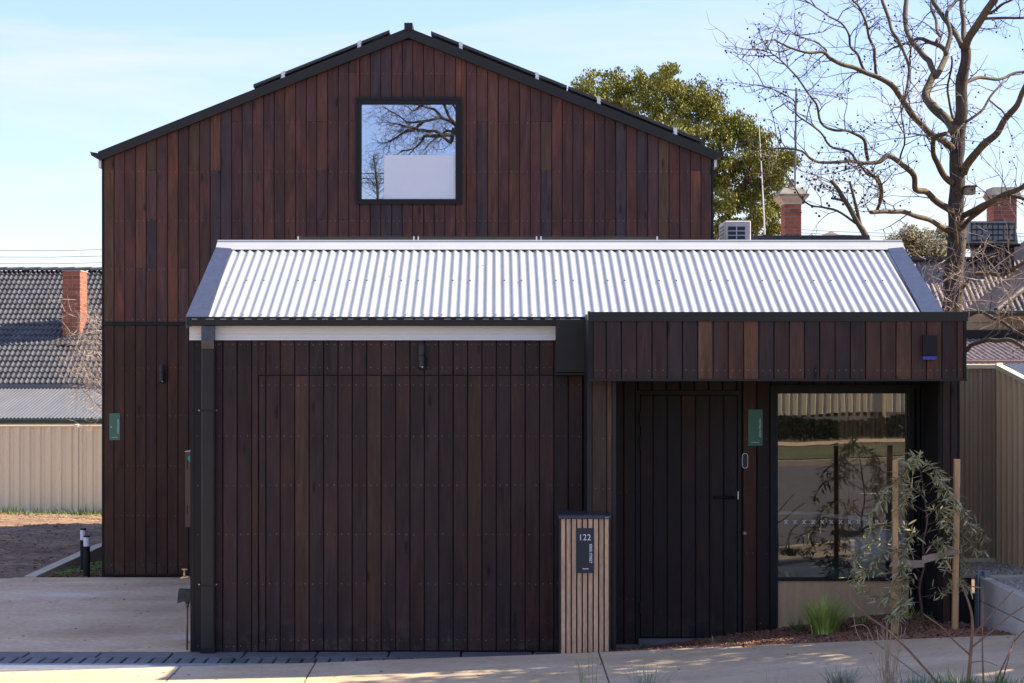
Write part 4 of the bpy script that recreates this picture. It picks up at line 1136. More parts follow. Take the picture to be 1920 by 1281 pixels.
# right-hand fence: back run and side run
FX, FY = 4.70, 1.8
ft, fbz = 2.425, .56
t = thing('tan_fence', 'tan steel fence panel in shade behind the right end of the building', 'fence', (4.3,FY,fbz), 'tan corner fences')
mb = MB(); corr(mb, 3.2, FX-.03, FY, fbz, FY, ft-.03, seg=20, pitch=.125, prof=trim_prof(.125,.022)); part('fence_sheet', mb, TAN, t)
mb = MB(); mb.bev(3.2, FX-.03, FY-.03, FY+.03, ft-.045, ft, .006); part('top_rail', mb, CREAM, t)
mb = MB(); mb.bev(3.2, FX-.03, FY-.03, FY+.03, fbz-.02, fbz+.05, .006); part('bottom_rail', mb, CREAM, t)
mb = MB(); mb.bev(FX-.03, FX+.03, FY-.03, FY+.03, .2, ft+.012, .006); part('post', mb, CREAM, t)
t = thing('tan_fence', 'lighter tan fence running towards the street at the right edge of the picture', 'fence', (FX,0,fbz), 'tan corner fences')
for a, b in ((FY-.03, FY-2.35), (FY-2.42, FY-4.7)):
    mb = MB(); n = int((a-b)/.006); pf = trim_prof(.19,.035)
    for i in range(n+1):
        y = a+(b-a)*i/n; zt = 2.425-.13*(FY-y); h = pf(y+50)*1.5
        mb.v += [(FX-h+.01, y, zt-1.86), (FX-h+.01, y, zt-.03)]
    for i in range(n): q = 2*i; mb.f.append((q, q+1, q+3, q+2))
    part('fence_sheet', mb, SIDEF, t)
    za, zb = 2.425-.13*(FY-a), 2.425-.13*(FY-b)
    for nm_, d0, d1 in (('top_rail', -.045, 0), ('bottom_rail', -1.90, -1.83)):
        mb = MB(); mb.add([(FX-.035,a,za+d0),(FX+.03,a,za+d0),(FX+.03,b,zb+d0),(FX-.035,b,zb+d0),(FX-.035,a,za+d1),(FX+.03,a,za+d1),(FX+.03,b,zb+d1),(FX-.035,b,zb+d1)],
               [(0,1,2,3),(4,7,6,5),(0,4,5,1),(3,2,6,7),(0,3,7,4),(1,5,6,2)]); part(nm_, mb, CREAM, t)
mb = MB(); mb.bev(FX-.03, FX+.03, FY-2.415, FY-2.355, .2, 2.12, .006); part('post', mb, CREAM, t)

# retaining wall of concrete sleepers
RX = 3.95
t = thing('retaining_wall', 'low grey concrete sleeper retaining wall below the tan fence', 'retaining wall', (RX,-1.5,.3))
for i in range(4):
    z0 = -.11+.2*i
    mb = MB(); mb.bev(RX, RX+.08, -4.4, -.46, z0+.004, z0+.198, .008); part('sleeper', mb, CONCW, t)
mb = MB(); mb.bev(RX+.08, FX+.6, -.46, -.38, .30, .69, .008); part('sleeper', mb, CONCW, t)
mb = MB(); mb.box(RX-.02, RX+.1, -.47, -.455, .0, .735); mb.box(RX+.034, RX+.046, -.56, -.44, .0, .73); mb.box(RX-.022, RX-.012, -.56, -.455, .0, .735); part('steel_post', mb, GALVP, t)
mb = MB(); mb.box(3.835, RX-.024, -.36, -.32, 0, .66); part('added_dark_filler', mb, CHAR_DK, t)  # added dark filler covering a sunlit gap, stands for shade there
sheet('gravel_terrace', lin(RX+.06, FX+3, 14), lin(-4.4, FY, 14), lambda x, y: .655+.012*mnoise.noise(Vector((x*7,y*7,0)))-.05*max(0, y), GRAVEL)
mb = MB()
for i in range(1500):
    x = random.uniform(RX+.09, FX-.02); y = random.uniform(-2.6, FY); r = random.uniform(.006,.018)
    mb.ball((x, y, .66-.05*max(0,y)), r, 5, 3)
part('gravel', mb, GRAVEL, kind='stuff')

# ================================================================== neighbours
def brick_stack(parent, x0, x1, y0, y1, z0, z1, ch=.086, bl=.23, jt=.009):
    ce = part('mortar_core', (lambda m: (m.box(x0+.006,x1-.006,y0+.006,y1-.006,z0,z1), m)[1])(MB()), MORTAR, parent)
    n = max(1, round((z1-z0)/ch)); ch = (z1-z0)/n
    cache = {}
    for i in range(n):
        z = z0+i*ch
        for face in ('f','l','r'):
            L = (x1-x0) if face == 'f' else (y1-y0)
            cuts = [0.0]; q = bl*(.5 if i % 2 else 1.0)
            while q < L-.03: cuts.append(q); q += bl
            cuts.append(L)
            for a, b in zip(cuts, cuts[1:]):
                w_ = b-a-jt
                if face == 'f': k = ('f', round(w_,3)); dims = (w_, .05, ch-jt); loc = (x0+a+jt/2, y0, z)
                else: k = ('s', round(w_,3)); dims = (.05, w_, ch-jt); loc = ((x0 if face == 'l' else x1-.05), y0+a+jt/2, z)
                if face != 'f' and a == 0: loc = (loc[0], loc[1]+.052, loc[2]); dims = (.05, max(.02, w_-.052), ch-jt); k = ('s0', round(dims[1],3))
                if k not in cache:
                    mb = MB(); mb.bev(0, dims[0], 0, dims[1], 0, dims[2], .003); me = mb.mesh('brick'); me.materials.append(BRICK); cache[k] = me
                link('brick', cache[k], parent, loc)

# tiled house at the left
Ye = 25.6  # eave
t = thing('tiled_house', 'neighbouring house with a dark grey tiled roof beyond the cream fence', 'house', (-9.5,Ye,-.4))
ze = pz(722,Ye); zr = 4.62; Yr = Ye+4.55
sl2 = (zr-ze)/(Yr-Ye); ang = math.atan(sl2)
mb = MB(); mb.prism([(Ye+.05,ze-.06),(Yr,zr-.06),(2*Yr-Ye,ze-.06),(2*Yr-Ye-.4,-.6),(Ye+.4,-.6)], 'x', -14.5, -6.2); part('wall', mb, CREAMP, t)
tw, ng = .226, 22
L_ = math.hypot(Yr-Ye, zr-ze)/ng
def tile_mb():
    mb = MB(); n = 16; l = L_*1.10
    for j, yy in enumerate((0, l)):
        for i in range(n+1):
            x = tw*i/n; h = .024*max(0, math.sin(2*math.pi*(x/tw*2)-1.2))**.8 if math.sin(2*math.pi*(x/tw*2)-1.2) > 0 else -.006
            mb.v.append((x, yy*math.cos(ang), yy*math.sin(ang)+h+(.040 if j == 0 else .004)))
    for i in range(n+1):
        x = tw*i/n; mb.v.append((x, .003, -.004+mb.v[i][2]-.026))
    for i in range(n): mb.f.append((i, i+1, i+n+2, i+n+1)); mb.f.append((i, 2*n+2+i, 2*n+3+i, i+1))
    return mb
tm = tile_mb(); tme = tm.mesh('tile'); tme.materials.append(TILE)
xs0 = -12.4; far = MB(); cnt = 0
vis = px(0,Ye+2)-.5
for j in range(ng):
    y = Ye+j*(Yr-Ye)/ng; z = ze+j*(zr-ze)/ng
    x = xs0
    while x < -6.4:
        if x > px(0, y)-.25 and x < px(191, y) and cnt < 300:
            link('tile', tme, t, (x, y, z+random.uniform(-.003,.003))); cnt += 1
        else:
            far.add([(v[0]+x, v[1]+y, v[2]+z) for v in tm.v], tm.f)
        x += tw
part('tile_field', far, TILE, t, kind='stuff')
for i in range(16):
    x = -12.4+.4*i
    mb = MB(); pts = []
    for k in range(9):
        a = math.pi*k/8; pts.append((Yr+.13*math.cos(a), zr+.015+.075*math.sin(a)))
    mb.prism(pts, 'x', x, x+.41); 
    for v in range(len(mb.v)):
        vx, vy, vz = mb.v[v]; mb.v[v] = (vx, vy, vz+(.02 if vx > x+.2 else 0))
    part('ridge_tile', mb, TILE, t)
chm = link('chimney', None, t, (px(137,Ye+2.2), Ye+2.2, 2.5))
cY = Ye+1.75
brick_stack(chm, px(117,cY), px(150.5,cY), cY, cY+.75, pz(655,cY), pz(509,cY), ch=.0865)
mb = MB(); mb.box(px(116,cY)-.0, px(151.5,cY), cY-.02, cY+.77, pz(509,cY), pz(506.5,cY)); part('cap', mb, STONE, chm)
mb = MB(); mb.prism([(cY-.35, ze+sl2*(cY-.35-Ye)+.05),(cY+.02, pz(648,cY)),(cY+.02, ze)], 'x', px(108,cY), px(158,cY)); part('lead_flashing', mb, CHAR_DK, chm)
# skillion roof in front of the tiles
Ysk0, Ysk1 = Ye-3.3, Ye+.0
mb = MB(); za, zb = pz(784,Ysk0), pz(728,Ysk1); corr(mb, -14, -6.3, Ysk0, za, Ysk1, zb, pitch=.076, amp=.011, seg=8); part('corrugated_roof', mb, GALV, t, smooth=True)
mb = MB(); mb.box(-14, -6.3, Ysk1-.04, Ysk1+.03, zb-.0, pz(722,Ysk1)+.02); part('apron_flashing', mb, GALV, t)
mb = MB(); mb.bev(-14, -6.3, Ysk0-.12, Ysk0, pz(794,Ysk0-.1), pz(785.5,Ysk0-.1), .01); part('gutter', mb, GREEN, t)
mb = MB(); mb.box(-14, -6.3, Ysk0+.3, Ye+.4, -.6, za-.05); part('lean_to_wall', mb, CREAMP, t)
# power lines on the left
for i, (ya, yb) in enumerate(((470,469),(482,481),(494.5,493))):
    Yp = 60+i
    mb = MB(); a, b = P(-500,ya+5,Yp), P(700,yb-6,Yp)
    pts = [a.lerp(b, k/10)+Vector((0,0,-.8*(1-(2*k/10-1)**2))) for k in range(11)]
    dz = pz(ya,Yp)-pts[4].z
    mb.tube([p+Vector((0,0,dz)) for p in pts], .012, 4)
    tag(part('power_line', mb, CHAR), ['uppermost of the three power lines above the tiled roof at left','middle one of the three power lines above the tiled roof at left','lowest of the three power lines above the tiled roof at left'][i], 'power line', 'power lines at the left')

# dark flat-roofed wing behind, with the air conditioner
Yq = 11.5
t = thing('flat_roof_shed', 'dark flat-roofed shed edge just above the white roof ridge', 'shed', (5,Yq,0))
mb = MB(); mb.box(px(1402,Yq), px(1628,Yq), Yq, Yq+3, -.4, pz(452,Yq)); part('wall', mb, CHAR_DK, t)
mb = MB(); mb.box(px(1402,Yq)-.01, px(1628,Yq)+.01, Yq-.03, Yq+3.03, pz(452,Yq), pz(441.5,Yq)); part('roof_edge', mb, CHAR_FL, t)
mb = MB(); mb.box(px(1310,Yq), px(1402,Yq)-.012, Yq-.4, Yq+1.2, -.4, pz(458,Yq)); part('low_roof', mb, CHAR_DK, t)
t = thing('air_conditioner', 'ivory air conditioner outdoor unit beside the gabled house', 'air conditioner', (px(1375,Yq-.2), Yq-.2, pz(458,Yq)))
Ya = Yq-.25; ax0, ax1, az0, az1 = px(1359,Ya), px(1408,Ya), pz(458,Yq)+.002, pz(414,Ya)
mb = MB(); mb.bev(ax0, ax1, Ya, Ya+.75, az0, az1, .012); part('casing', mb, ACW, t)
gx0_, gx1_, gz1_ = px(1365,Ya), px(1397,Ya), pz(425,Ya)
mb = MB(); mb.box(gx0_, gx1_, Ya-.004, Ya-.001, az0+.03, gz1_); part('louvre_recess', mb, mat('louvre_blue', (.012,.03,.06), .4), t)
for i in range(1, 4):
    mb = MB(); z = gz1_-i*.062; mb.box(gx0_, gx1_, Ya-.012, Ya-.004, z-.006, z+.006); part('louvre_bar', mb, ACW, t)
mb = MB(); mb.box((gx0_+gx1_)/2-.007, (gx0_+gx1_)/2+.007, Ya-.013, Ya-.0045, az0+.03, gz1_); part('louvre_bar', mb, ACW, t)
for i in range(5):
    mb = MB(); z = az1-.06-i*.05; mb.box(ax0-.004, ax0-.001, Ya+.08, Ya+.66, z-.03, z); part('side_louvre', mb, COOL, t)

# brown-roofed house at the right
Yh = 18.35
t = thing('brown_roof_house', 'old weatherboard house with brown rusty corrugated roofs behind the bare tree', 'house', (11,Yh,-.3))
ez = pz(584,Yh)
cxh = px(1868,Yh)
TP = .62
def face_corr(name, O, U, V, poly, m, pitch=.076, amp=.010, seg=6):
    """corrugated plane: origin O, across-rib unit U, along-rib unit V; poly clips as function of u -> (v0,v1)"""
    N_ = U.cross(V).normalized()
    if N_.z < 0: N_ = -N_
    mb = MB(); u0, u1, vf = poly; n = int((u1-u0)/pitch*seg)
    for i in range(n+1):
        u = u0+(u1-u0)*i/n; h = amp*math.cos(2*math.pi*u/pitch); v0, v1 = vf(u)
        mb.v += [tuple(O+U*u+V*v0+N_*h), tuple(O+U*u+V*v1+N_*h)]
    for i in range(n): q = 2*i; mb.f.append((q, q+2, q+3, q+1))
    return part(name, mb, m, t, smooth=True)
th = math.atan(TP); cs, sn = math.cos(th), math.sin(th)
# front-facing slope of the projecting wing
face_corr('roof_slope', Vector((cxh,Yh,ez)), Vector((1,0,0)), Vector((0,cs,sn)), (0, 7.0, lambda u: (0, min(u, 4.2)/cs)), RUST, pitch=.11, amp=.016)
# side slope of the wing, falling to the left
face_corr('roof_slope', Vector((cxh,Yh,ez)), Vector((0,1,0)), Vector((cs,0,sn)), (0, 9.0, lambda u: (0, min(u, 4.2)/cs)), RUST, pitch=.11, amp=.012)
# back wing
Ybk = Yh+3.0
zbk = ez+.10
face_corr('roof_slope', Vector((px(1600,Ybk),Ybk,zbk)), Vector((1,0,0)), Vector((0,cs,sn)), (0, 6.5, lambda u: (0, 2.0)), RUST2, pitch=.10, amp=.015)
mb = MB(); zt = zbk+2.0*sn; mb.box(px(1600,Ybk), cxh+1.5, Ybk+2.0*cs-.12, Ybk+2.0*cs+.12, zt-.0, zt+.06); part('ridge_cap', mb, RUST, t)
mb = MB(); a = Vector((cxh,Yh,ez+.02)); b = a+Vector((4.2,4.2,4.2*TP)); mb.tube([a,b], .05, 8); part('hip_cap', mb, RUST, t)
mb = MB(); mb.bev(cxh-.75, cxh+6, Yh-.10, Yh+.02, ez-.05, ez+.015, .01); part('gutter', mb, GREEN, t)
mb = MB(); mb.box(px(1600,Ybk), cxh+.3, Ybk+.1, Ybk+3, -.5, zbk-.05); mb.box(cxh-.3, cxh+7, Yh+.35, Yh+7, -.5, ez-.03); part('wall', mb, MATS['tan_fence_steel'], t)
WB = mat('tan_weatherboard', (.42,.29,.16), .7, 0, .08, 4)
for i in range(7):
    z1 = ez-.06-i*.13
    mb = MB(); mb.prism([(Yh+.30,z1-.125),(Yh+.32,z1),(Yh+.345,z1),(Yh+.345,z1-.125)], 'x', cxh-1.4, cxh+6); part('weatherboard', mb, WB, t)
# veranda roof in front, lower
Yv = Yh-2.2
zv0, zv1 = pz(675,Yv), pz(634,Yh+.28)
mb = MB(); corr(mb, px(1770,Yv), cxh+5, Yv, zv0, Yh+.29, zv1, pitch=.10, amp=.016, seg=6); part('veranda_roof', mb, RUST2, t, smooth=True)
mb = MB(); mb.bev(px(1770,Yv), cxh+5, Yv-.12, Yv, zv0-.075, zv0+.0, .01); part('veranda_gutter', mb, mat('dusty_pink_paint', (.30,.19,.165), .6), t)
mb = MB(); mb.box(px(1770,Yh), cxh+5, Yh+.2, Yh+.29, zv1-.0, zv1+.14); part('flashing', mb, CHAR_DK, t)
mb = MB(); mb.box(px(1770,Yv), cxh+5, Yv+.3, Yh+.3, -.4, zv0-.1); part('veranda_wall', mb, CREAMP, t)
# small grey lean-to roof by the fence corner at the far right
mb = MB(); corr(mb, px(1896,6.0), px(2060,6.0), 6.0, pz(716,6.0), 8.2, pz(682,8.2), pitch=.076, amp=.010, seg=6)
tl = thing('grey_lean_to', 'scrap of grey corrugated lean-to roof above the side fence, far right edge', 'lean-to', (6.3,6.5,0))
part('corrugated_roof', mb, GALV, tl, smooth=True)
mb = MB(); mb.box(px(1900,6.1), px(2060,6.0), 6.1, 8.0, 0, pz(720,6.1)); part('wall', mb, CREAMP, tl)
# evaporative cooler
Yk = 22.5
tk = thing('evaporative_cooler', 'grey boxy evaporative cooler on the brown roof, right of the tree trunk', 'cooler', (px(1862,Yk),Yk,pz(490,Yk)))
kx0, kx1, kz0, kz1 = px(1814,Yk), px(1909,Yk), pz(456,Yk), pz(415,Yk)
mb = MB(); mb.prism([(kx0,kz0),(kx1+.0,kz0),(kx1-.06,kz1),(kx0+.06,kz1)], 'y', Yk, Yk+.9); part('cabinet', mb, COOL, tk)
for i in range(4):
    z = kz0+(kz1-kz0)*(i+.5)/4; mb = MB(); mb.box(kx0+.07, kx1-.07, Yk-.02, Yk-.004, z-.012, z+.012); part('grille_bar', mb, CHAR, tk)
for i in range(9):
    x = kx0+.08+(kx1-kx0-.16)*i/8; mb = MB(); mb.box(x-.008, x+.008, Yk-.012, Yk-.003, kz0+.03, kz1-.03); part('grille_bar', mb, CHAR, tk)
mb = MB(); mb.bev(kx0-.05, kx1+.05, Yk-.05, Yk+.95, pz(462,Yk), kz0-.003, .02); part('tray', mb, CHAR_DK, tk)
mb = MB(); mb.box(kx0+.25, kx1-.05, Yk+.1, Yk+.8, pz(498,Yk)-.8, pz(462,Yk)-.003); part('dropper', mb, CHAR_DK, tk)

# chimneys
Yc1 = 25.4
t = thing('brick_chimney', 'tall red brick chimney with flared stone cap in front of the gum tree', 'chimney', (px(1484,Yc1),Yc1,2))
c0_, c1_ = px(1471.5,Yc1), px(1503,Yc1)
brick_stack(t, c0_, c1_, Yc1, Yc1+.6, pz(452,Yc1), pz(383,Yc1), ch=.083, bl=.22)
mb = MB(); mb.bev(c0_-.012, c1_+.012, Yc1-.012, Yc1+.61, pz(399.2,Yc1), pz(397.6,Yc1), .002); part('steel_strap', mb, GALV, t)
mb = MB(); mb.bev(c0_-.03, c1_+.03, Yc1-.03, Yc1+.63, pz(383,Yc1), pz(379,Yc1), .005); part('necking', mb, CREAMP, t)
mb = MB()
x0_, x1_, w1 = c0_-.04, c1_+.04, .10
z0, z1 = pz(379,Yc1), pz(368.5,Yc1)
def frust(mb, x0, x1, y0, y1, z0, z1, e):
    mb.add([(x0,y0,z0),(x1,y0,z0),(x1,y1,z0),(x0,y1,z0),(x0-e,y0-e,z1),(x1+e,y0-e,z1),(x1+e,y1+e,z1),(x0-e,y1+e,z1)], [(0,3,2,1),(4,5,6,7),(0,1,5,4),(1,2,6,5),(2,3,7,6),(3,0,4,7)])
frust(mb, x0_, x1_, Yc1-.04, Yc1+.64, z0, z1, .10); part('cornice', mb, CREAMP, t)
mb = MB(); frust(mb, x0_-.10, x1_+.10, Yc1-.14, Yc1+.74, z1+.001, pz(364.5,Yc1), .01); frust(mb, x0_-.09, x1_+.09, Yc1-.13, Yc1+.73, pz(364.4,Yc1), pz(352,Yc1), -.11); part('stone_cap', mb, STONE, t)
mb = MB(); xf = px(1484,Yc1+.3); mb.tube([(xf,Yc1+.3,pz(353,Yc1)),(xf,Yc1+.3,pz(338,Yc1))], .06, 12); mb.tube([(xf,Yc1+.3,pz(338,Yc1)),(xf,Yc1+.3,pz(334.5,Yc1))], [.085,.09], 12); part('flue', mb, GALV, t)
Yc2 = 24.8
t = thing('brick_chimney', 'red brick chimney with brown cap above the cooler, behind the branches at right', 'chimney', (px(1885,Yc2),Yc2,2))
brick_stack(t, px(1863,Yc2), px(1907,Yc2), Yc2, Yc2+.6, pz(430,Yc2), pz(373,Yc2), ch=.083, bl=.22)
mb = MB(); frust(mb, px(1862,Yc2), px(1908,Yc2), Yc2-.02, Yc2+.62, pz(373,Yc2), pz(366,Yc2), .05); frust(mb, px(1857,Yc2), px(1913,Yc2), Yc2-.07, Yc2+.67, pz(365.9,Yc2), pz(351,Yc2), -.06); part('stone_cap', mb, STONE, t)
# aerials
t = thing('tv_aerial', 'thin television aerial mast standing behind the brick chimney', 'aerial', (px(1491,26.5),26.5,3))
mb = MB(); mb.tube([P(1490.5,352,26.5), P(1493,165,26.5)], .022, 6); part('mast', mb, GALV, t)
for (xa, ya, xb, yb) in ((1425,161,1600,186),(1470,167,1585,176)):
    mb = MB(); mb.tube([P(xa,ya,26.5), P(xb,yb,26.7)], .008, 5); part('boom', mb, GALV, t)
for i in range(7):
    mb = MB(); x = 1520+9*i; c = P(x, 168+(x-1490)*.12, 26.55); mb.tube([c+Vector((-.25,-.5,.03)), c+Vector((.25,.5,-.03))], .006, 4); part('element', mb, GALV, t)
t = thing('radio_aerial', 'very thin white aerial rod in front of the gum tree crown', 'aerial', (px(1430,27),27,3))
mb = MB(); mb.tube([P(1434,440,27), P(1431,375,27), P(1427,300,27), P(1421,200,27)], [.02,.018,.012,.006], 5); part('rod', mb, WHITE, t)
for i, y in enumerate((419.5,425.5,433.5,438.5)):
    mb = MB(); Yp = 58; a, b = P(1330,y-1,Yp), P(2050,y+14,Yp); mb.tube([a.lerp(b,k/6)+Vector((0,0,-.25*(1-(2*k/6-1)**2))) for k in range(7)], .012, 4)
    tag(part('power_line', mb, GALV), ['highest','second highest','third highest','lowest'][i]+' of the four thin power lines right of the air conditioner', 'power line', 'power lines at the right')
# tiny far roof peak
t = thing('distant_house', 'tiny brown hip roof peak just above the dark shed edge', 'house', (px(1556,62),62,0))
Yd = 62; mb = MB(); c = P(1558,433.5,Yd+2); a, b, d_, e_ = P(1520,452,Yd), P(1596,452,Yd), P(1600,452,Yd+4), P(1516,452,Yd+4)
mb.add([a,b,d_,e_,c], [(0,1,4),(1,2,4),(2,3,4),(3,0,4)]); part('roof', mb, MATS['flaking_roof_steel'], t)
mb = MB(); mb.box(a.x+.2, b.x-.2, Yd+.2, Yd+4, -.5, a.z); part('wall', mb, CREAMP, t)
# ================================================================== trees
def smooth_line(pts, k=4):
    out = []
    n = len(pts)
    for i in range(n-1):
        p0, p1, p2, p3 = pts[max(0,i-1)], pts[i], pts[i+1], pts[min(n-1,i+2)]
        for j in range(k):
            t = j/k; t2 = t*t; t3 = t2*t
            out.append(.5*((2*p1)+(-p0+p2)*t+(2*p0-5*p1+4*p2-p3)*t2+(-p0+3*p1-3*p2+p3)*t3))
    out.append(pts[-1]); return out
def twig(mb, p, d, L, r, lev, balls=None, grav=0.0, pb=.3, seg=4, n=3):
    pts = [p]; dd = d.normalized(); c = p.copy(); rr = []
    for i in range(seg):
        dd = (dd+Vector((random.gauss(0,.22),random.gauss(0,.22),random.gauss(0,.22)+grav))).normalized()
        c = c+dd*(L/seg); pts.append(c.copy())
        if lev > 0 and random.random() < .72:
            s = dd.cross(Vector((random.gauss(0,1),random.gauss(0,1),random.gauss(0,1)))).normalized()
            twig(mb, c.copy(), dd*.55+s*.75, L*random.uniform(.35,.6), r*.6, lev-1, balls, grav, pb, 3, 3)
    rr = [r*(1-.75*i/seg) for i in range(seg+1)]
    mb.tube(pts, rr, n, cap=False)
    if balls is not None and random.random() < pb:
        q = pts[-1]+Vector((0,0,-random.uniform(.01,.06))); balls.append(q)
def limb_obj(name, pts, r0, r1, parent, m, n=8, k=4, wob=.0):
    sp = smooth_line([Vector(p) for p in pts], k)
    N_ = len(sp)
    if wob: sp = [p+Vector((mnoise.noise(p*3)*wob, mnoise.noise(p*3+Vector((9,0,0)))*wob, mnoise.noise(p*3+Vector((0,9,0)))*wob)) for p in sp]
    rr = [(r0+(r1-r0)*i/(N_-1))*(1+.10*mnoise.noise(sp[i]*6)) for i in range(N_)]
    mb = MB(); mb.tube(sp, rr, n); part(name, mb, m, parent, smooth=True)
    return sp, rr

DT = 7.4
tree = thing('bare_tree', 'large leafless tree with mossy bark and hanging seed balls, right of the building', 'tree', (px(1785,DT),DT,-.4))
def C5(l): return [(1400+a/3.05, b/3.05) for a, b in l]
def C6(l): return [(1380+a/3.37, 320+b/3.37) for a, b in l]
sT = sc(DT)
trunk = [(1781,1100),(1783,760)]+C6([(1355,1000),(1365,820),(1378,640),(1385,500),(1390,400),(1393,300),(1395,150)])+C5([(1202,960),(1206,820),(1216,700),(1228,600),(1238,480),(1244,380),(1246,275)])
limb_obj('trunk', [P(x,y,DT) for x,y in trunk], 21/sT, 9.5/sT, tree, BARK, 14, 5, .03)
LIMBS = [ # (points, r0px, r1px, depth drift)
 (C5([(1175,850),(1100,800),(1050,765),(960,670),(910,590),(850,510),(740,435),(650,405),(560,380),(480,340),(440,305),(375,300),(330,290),(240,265),(160,230)]), 7.2, 1.5, -1.6),
 (C5([(740,430),(725,300),(700,200),(680,120),(640,40),(600,-10)]), 2.9, 1.8, -1.9),
 (C5([(680,405),(640,330),(590,270),(580,200),(540,140),(480,90),(430,45),(310,0)]), 2.8, 1.0, -1.0),
 (C5([(465,325),(440,270),(370,230),(280,195),(210,190)]), 2.0, .8, -1.9),
 (C5([(1185,760),(1140,680),(1060,600),(1030,550),(1050,490),(1080,430)]), 9.5, 7.5, .8),
 (C5([(1080,430),(1120,370),(1135,310),(1110,260),(1050,230),(990,215),(920,250),(840,275)]), 6.5, 2.0, .9),
 (C5([(1080,430),(1040,360),(990,300),(940,230),(920,130),(905,-10)]), 6, 4.6, 1.5),
 (C5([(1135,310),(1150,200),(1140,100),(1165,40),(1200,-10)]), 4.4, 3.0, .6),
 (C5([(1085,240),(1100,180),(1070,90),(1050,-10)]), 3.3, 2.6, 1.3),
 (C5([(1170,1045),(1110,970),(1080,900),(1068,830),(1085,790),(1150,760)]), 6, 3.5, -.8),
 (C5([(1060,800),(1010,780),(940,765)]), 2.2, 1.0, -1.2),
 (C5([(1245,990),(1290,900),(1360,820),(1430,760),(1480,680),(1540,600),(1590,490),(1660,380)]), 7.8, 4.5, -1.0),
 (C5([(1215,520),(1290,460),(1350,440),(1440,445),(1520,430),(1620,415)]), 4, 2.2, .8),
 (C5([(1245,275),(1300,180),(1360,70),(1410,-10),(1450,-90)]), 8.2, 7, -.4),
 (C5([(1370,80),(1450,40),(1530,-5)]), 3, 2, -.8),
 (C5([(1365,105),(1450,105),(1600,98)]), 3, 2.4, -.2),
 (C5([(1245,280),(1232,200),(1240,120),(1238,-20)]), 5.6, 4.4, .4),
 (C5([(1225,265),(1150,130),(1085,20),(1060,-30)]), 5.2, 4, .9),
 (C5([(1195,1225),(1100,1150),(1020,1100),(962,1082),(965,1000),(900,950),(820,900),(760,930),(690,925),(600,920),(540,935),(440,935),(370,905),(300,860),(200,850),(110,870)]), 6.6, 1.3, -1.4),
 (C5([(700,915),(680,840),(650,790),(590,750),(510,740),(430,690),(390,600),(340,530),(270,430),(210,360),(150,300),(80,280)]), 3.4, .9, -1.9),
 (C5([(640,930),(590,870),(480,830),(420,760),(360,700),(280,640),(270,570),(170,520),(80,490)]), 2.6, .8, -.8),
 (C5([(745,1200),(770,1100),(750,1030),(690,990),(640,930)]), 3.2, 2.3, -1.1),
 (C6([(1345,390),(1240,320),(1140,285),(1040,265),(930,262),(860,262)]), 5.2, 3.6, -1.0),
 (C6([(885,255),(915,150),(890,60),(830,0)]), 3, 2.2, -1.1),
 (C5([(885,925),(890,800),(885,680),(905,560)]), 1.9, 1.0, -1.2),
 (C5([(770,-10),(820,150),(870,250),(930,370),(930,480),(915,590)]), 3.6, 2.2, -.9),
 (C5([(930,390),(935,330),(932,260)]), 1.8, 1.5, -.9),
 (C6([(1425,290),(1540,220),(1640,170),(1740,130),(1830,95)]), 6.4, 4.5, -1.2),
 (C6([(1430,370),(1500,280),(1600,200),(1700,160),(1830,185)]), 4.6, 3.2, -.8),
 (C6([(1345,890),(1400,790),(1470,700),(1550,660),(1690,655),(1830,580)]), 5.0, 3.4, -1.3),
 (C6([(1430,1150),(1480,1110),(1560,1070),(1650,1062),(1750,1080),(1840,1125)]), 4.2, 3.6, -1.5),
 (C6([(1460,925),(1550,898),(1640,930),(1740,985),(1840,1050)]), 3.6, 3.0, -1.1),
 (C5([(1465,470),(1400,560),(1340,640),(1250,700)]), 1.8, 2.8, -.4),
 (C5([(1390,570),(1440,620),(1480,675)]), 1.6, 1.8, -.7),
 (C5([(1165,320),(1168,450),(1155,600),(1185,700)]), 1.8, 2.6, .6),
 (C6([(1380,480),(1400,360),(1420,280)]), 4.5, 4, -.4),
]
balls = []; tw = MB()
for li, (l, r0, r1, dr) in enumerate(LIMBS):
    n = len(l); pts = [P(x, y, DT+dr*(i/(n-1))**.8-(0.05)) for i, (x, y) in enumerate(l)]
    sp, rr = limb_obj('branch', pts, r0/sT, r1/sT, tree, BARKL, 8, 4, .04)
    low = li in (29, 30, 31, 27, 28)
    for i in range(3, len(sp)-1):
        tn = (i/len(sp))
        if random.random() < (.24+.34*tn if r0 < 5 else .08+.36*tn):
            dd = (sp[i+1]-sp[i]).normalized(); s = dd.cross(Vector((random.gauss(0,.6),random.gauss(0,1),random.gauss(0,.6)))).normalized()
            up = Vector((0,0,.35 if not low else .7))
            twig(tw, sp[i].copy(), dd*.5+s*.8+up*.5, random.uniform(.25,.72), .0085, 2, balls, .03, .15)
    dd = (sp[-1]-sp[-3]).normalized()
    if 1400 < l[-1][0] < 1915 and l[-1][1] > 5:
        for _ in range(2): twig(tw, sp[-1].copy(), dd+Vector((random.gauss(0,.3),random.gauss(0,.3),random.gauss(0,.3))), random.uniform(.3,.55), .008, 2, balls, .02, .3)
part('twigs', tw, TWIG, tree, kind='stuff')
# pale epicormic shoots low on the trunk
tw = MB()
for i in range(42):
    x = random.uniform(1715,1915); y = random.uniform(480,600)
    p = P(x, y+25, DT-random.uniform(.5,1.6)); 
    twig(tw, p, Vector((random.gauss(.15,.5),random.gauss(0,.3),random.uniform(.2,1))), random.uniform(.35,.9), .0075, 2, balls, .03, .10)
part('pale_shoots', tw, TWIGL, tree, kind='stuff')
mb = MB()
for q in balls:
    mb.ball(q, random.uniform(.009,.0135), 6, 4)
print('balls', len(balls))
part('seed_balls', mb, SEED, tree, kind='stuff')
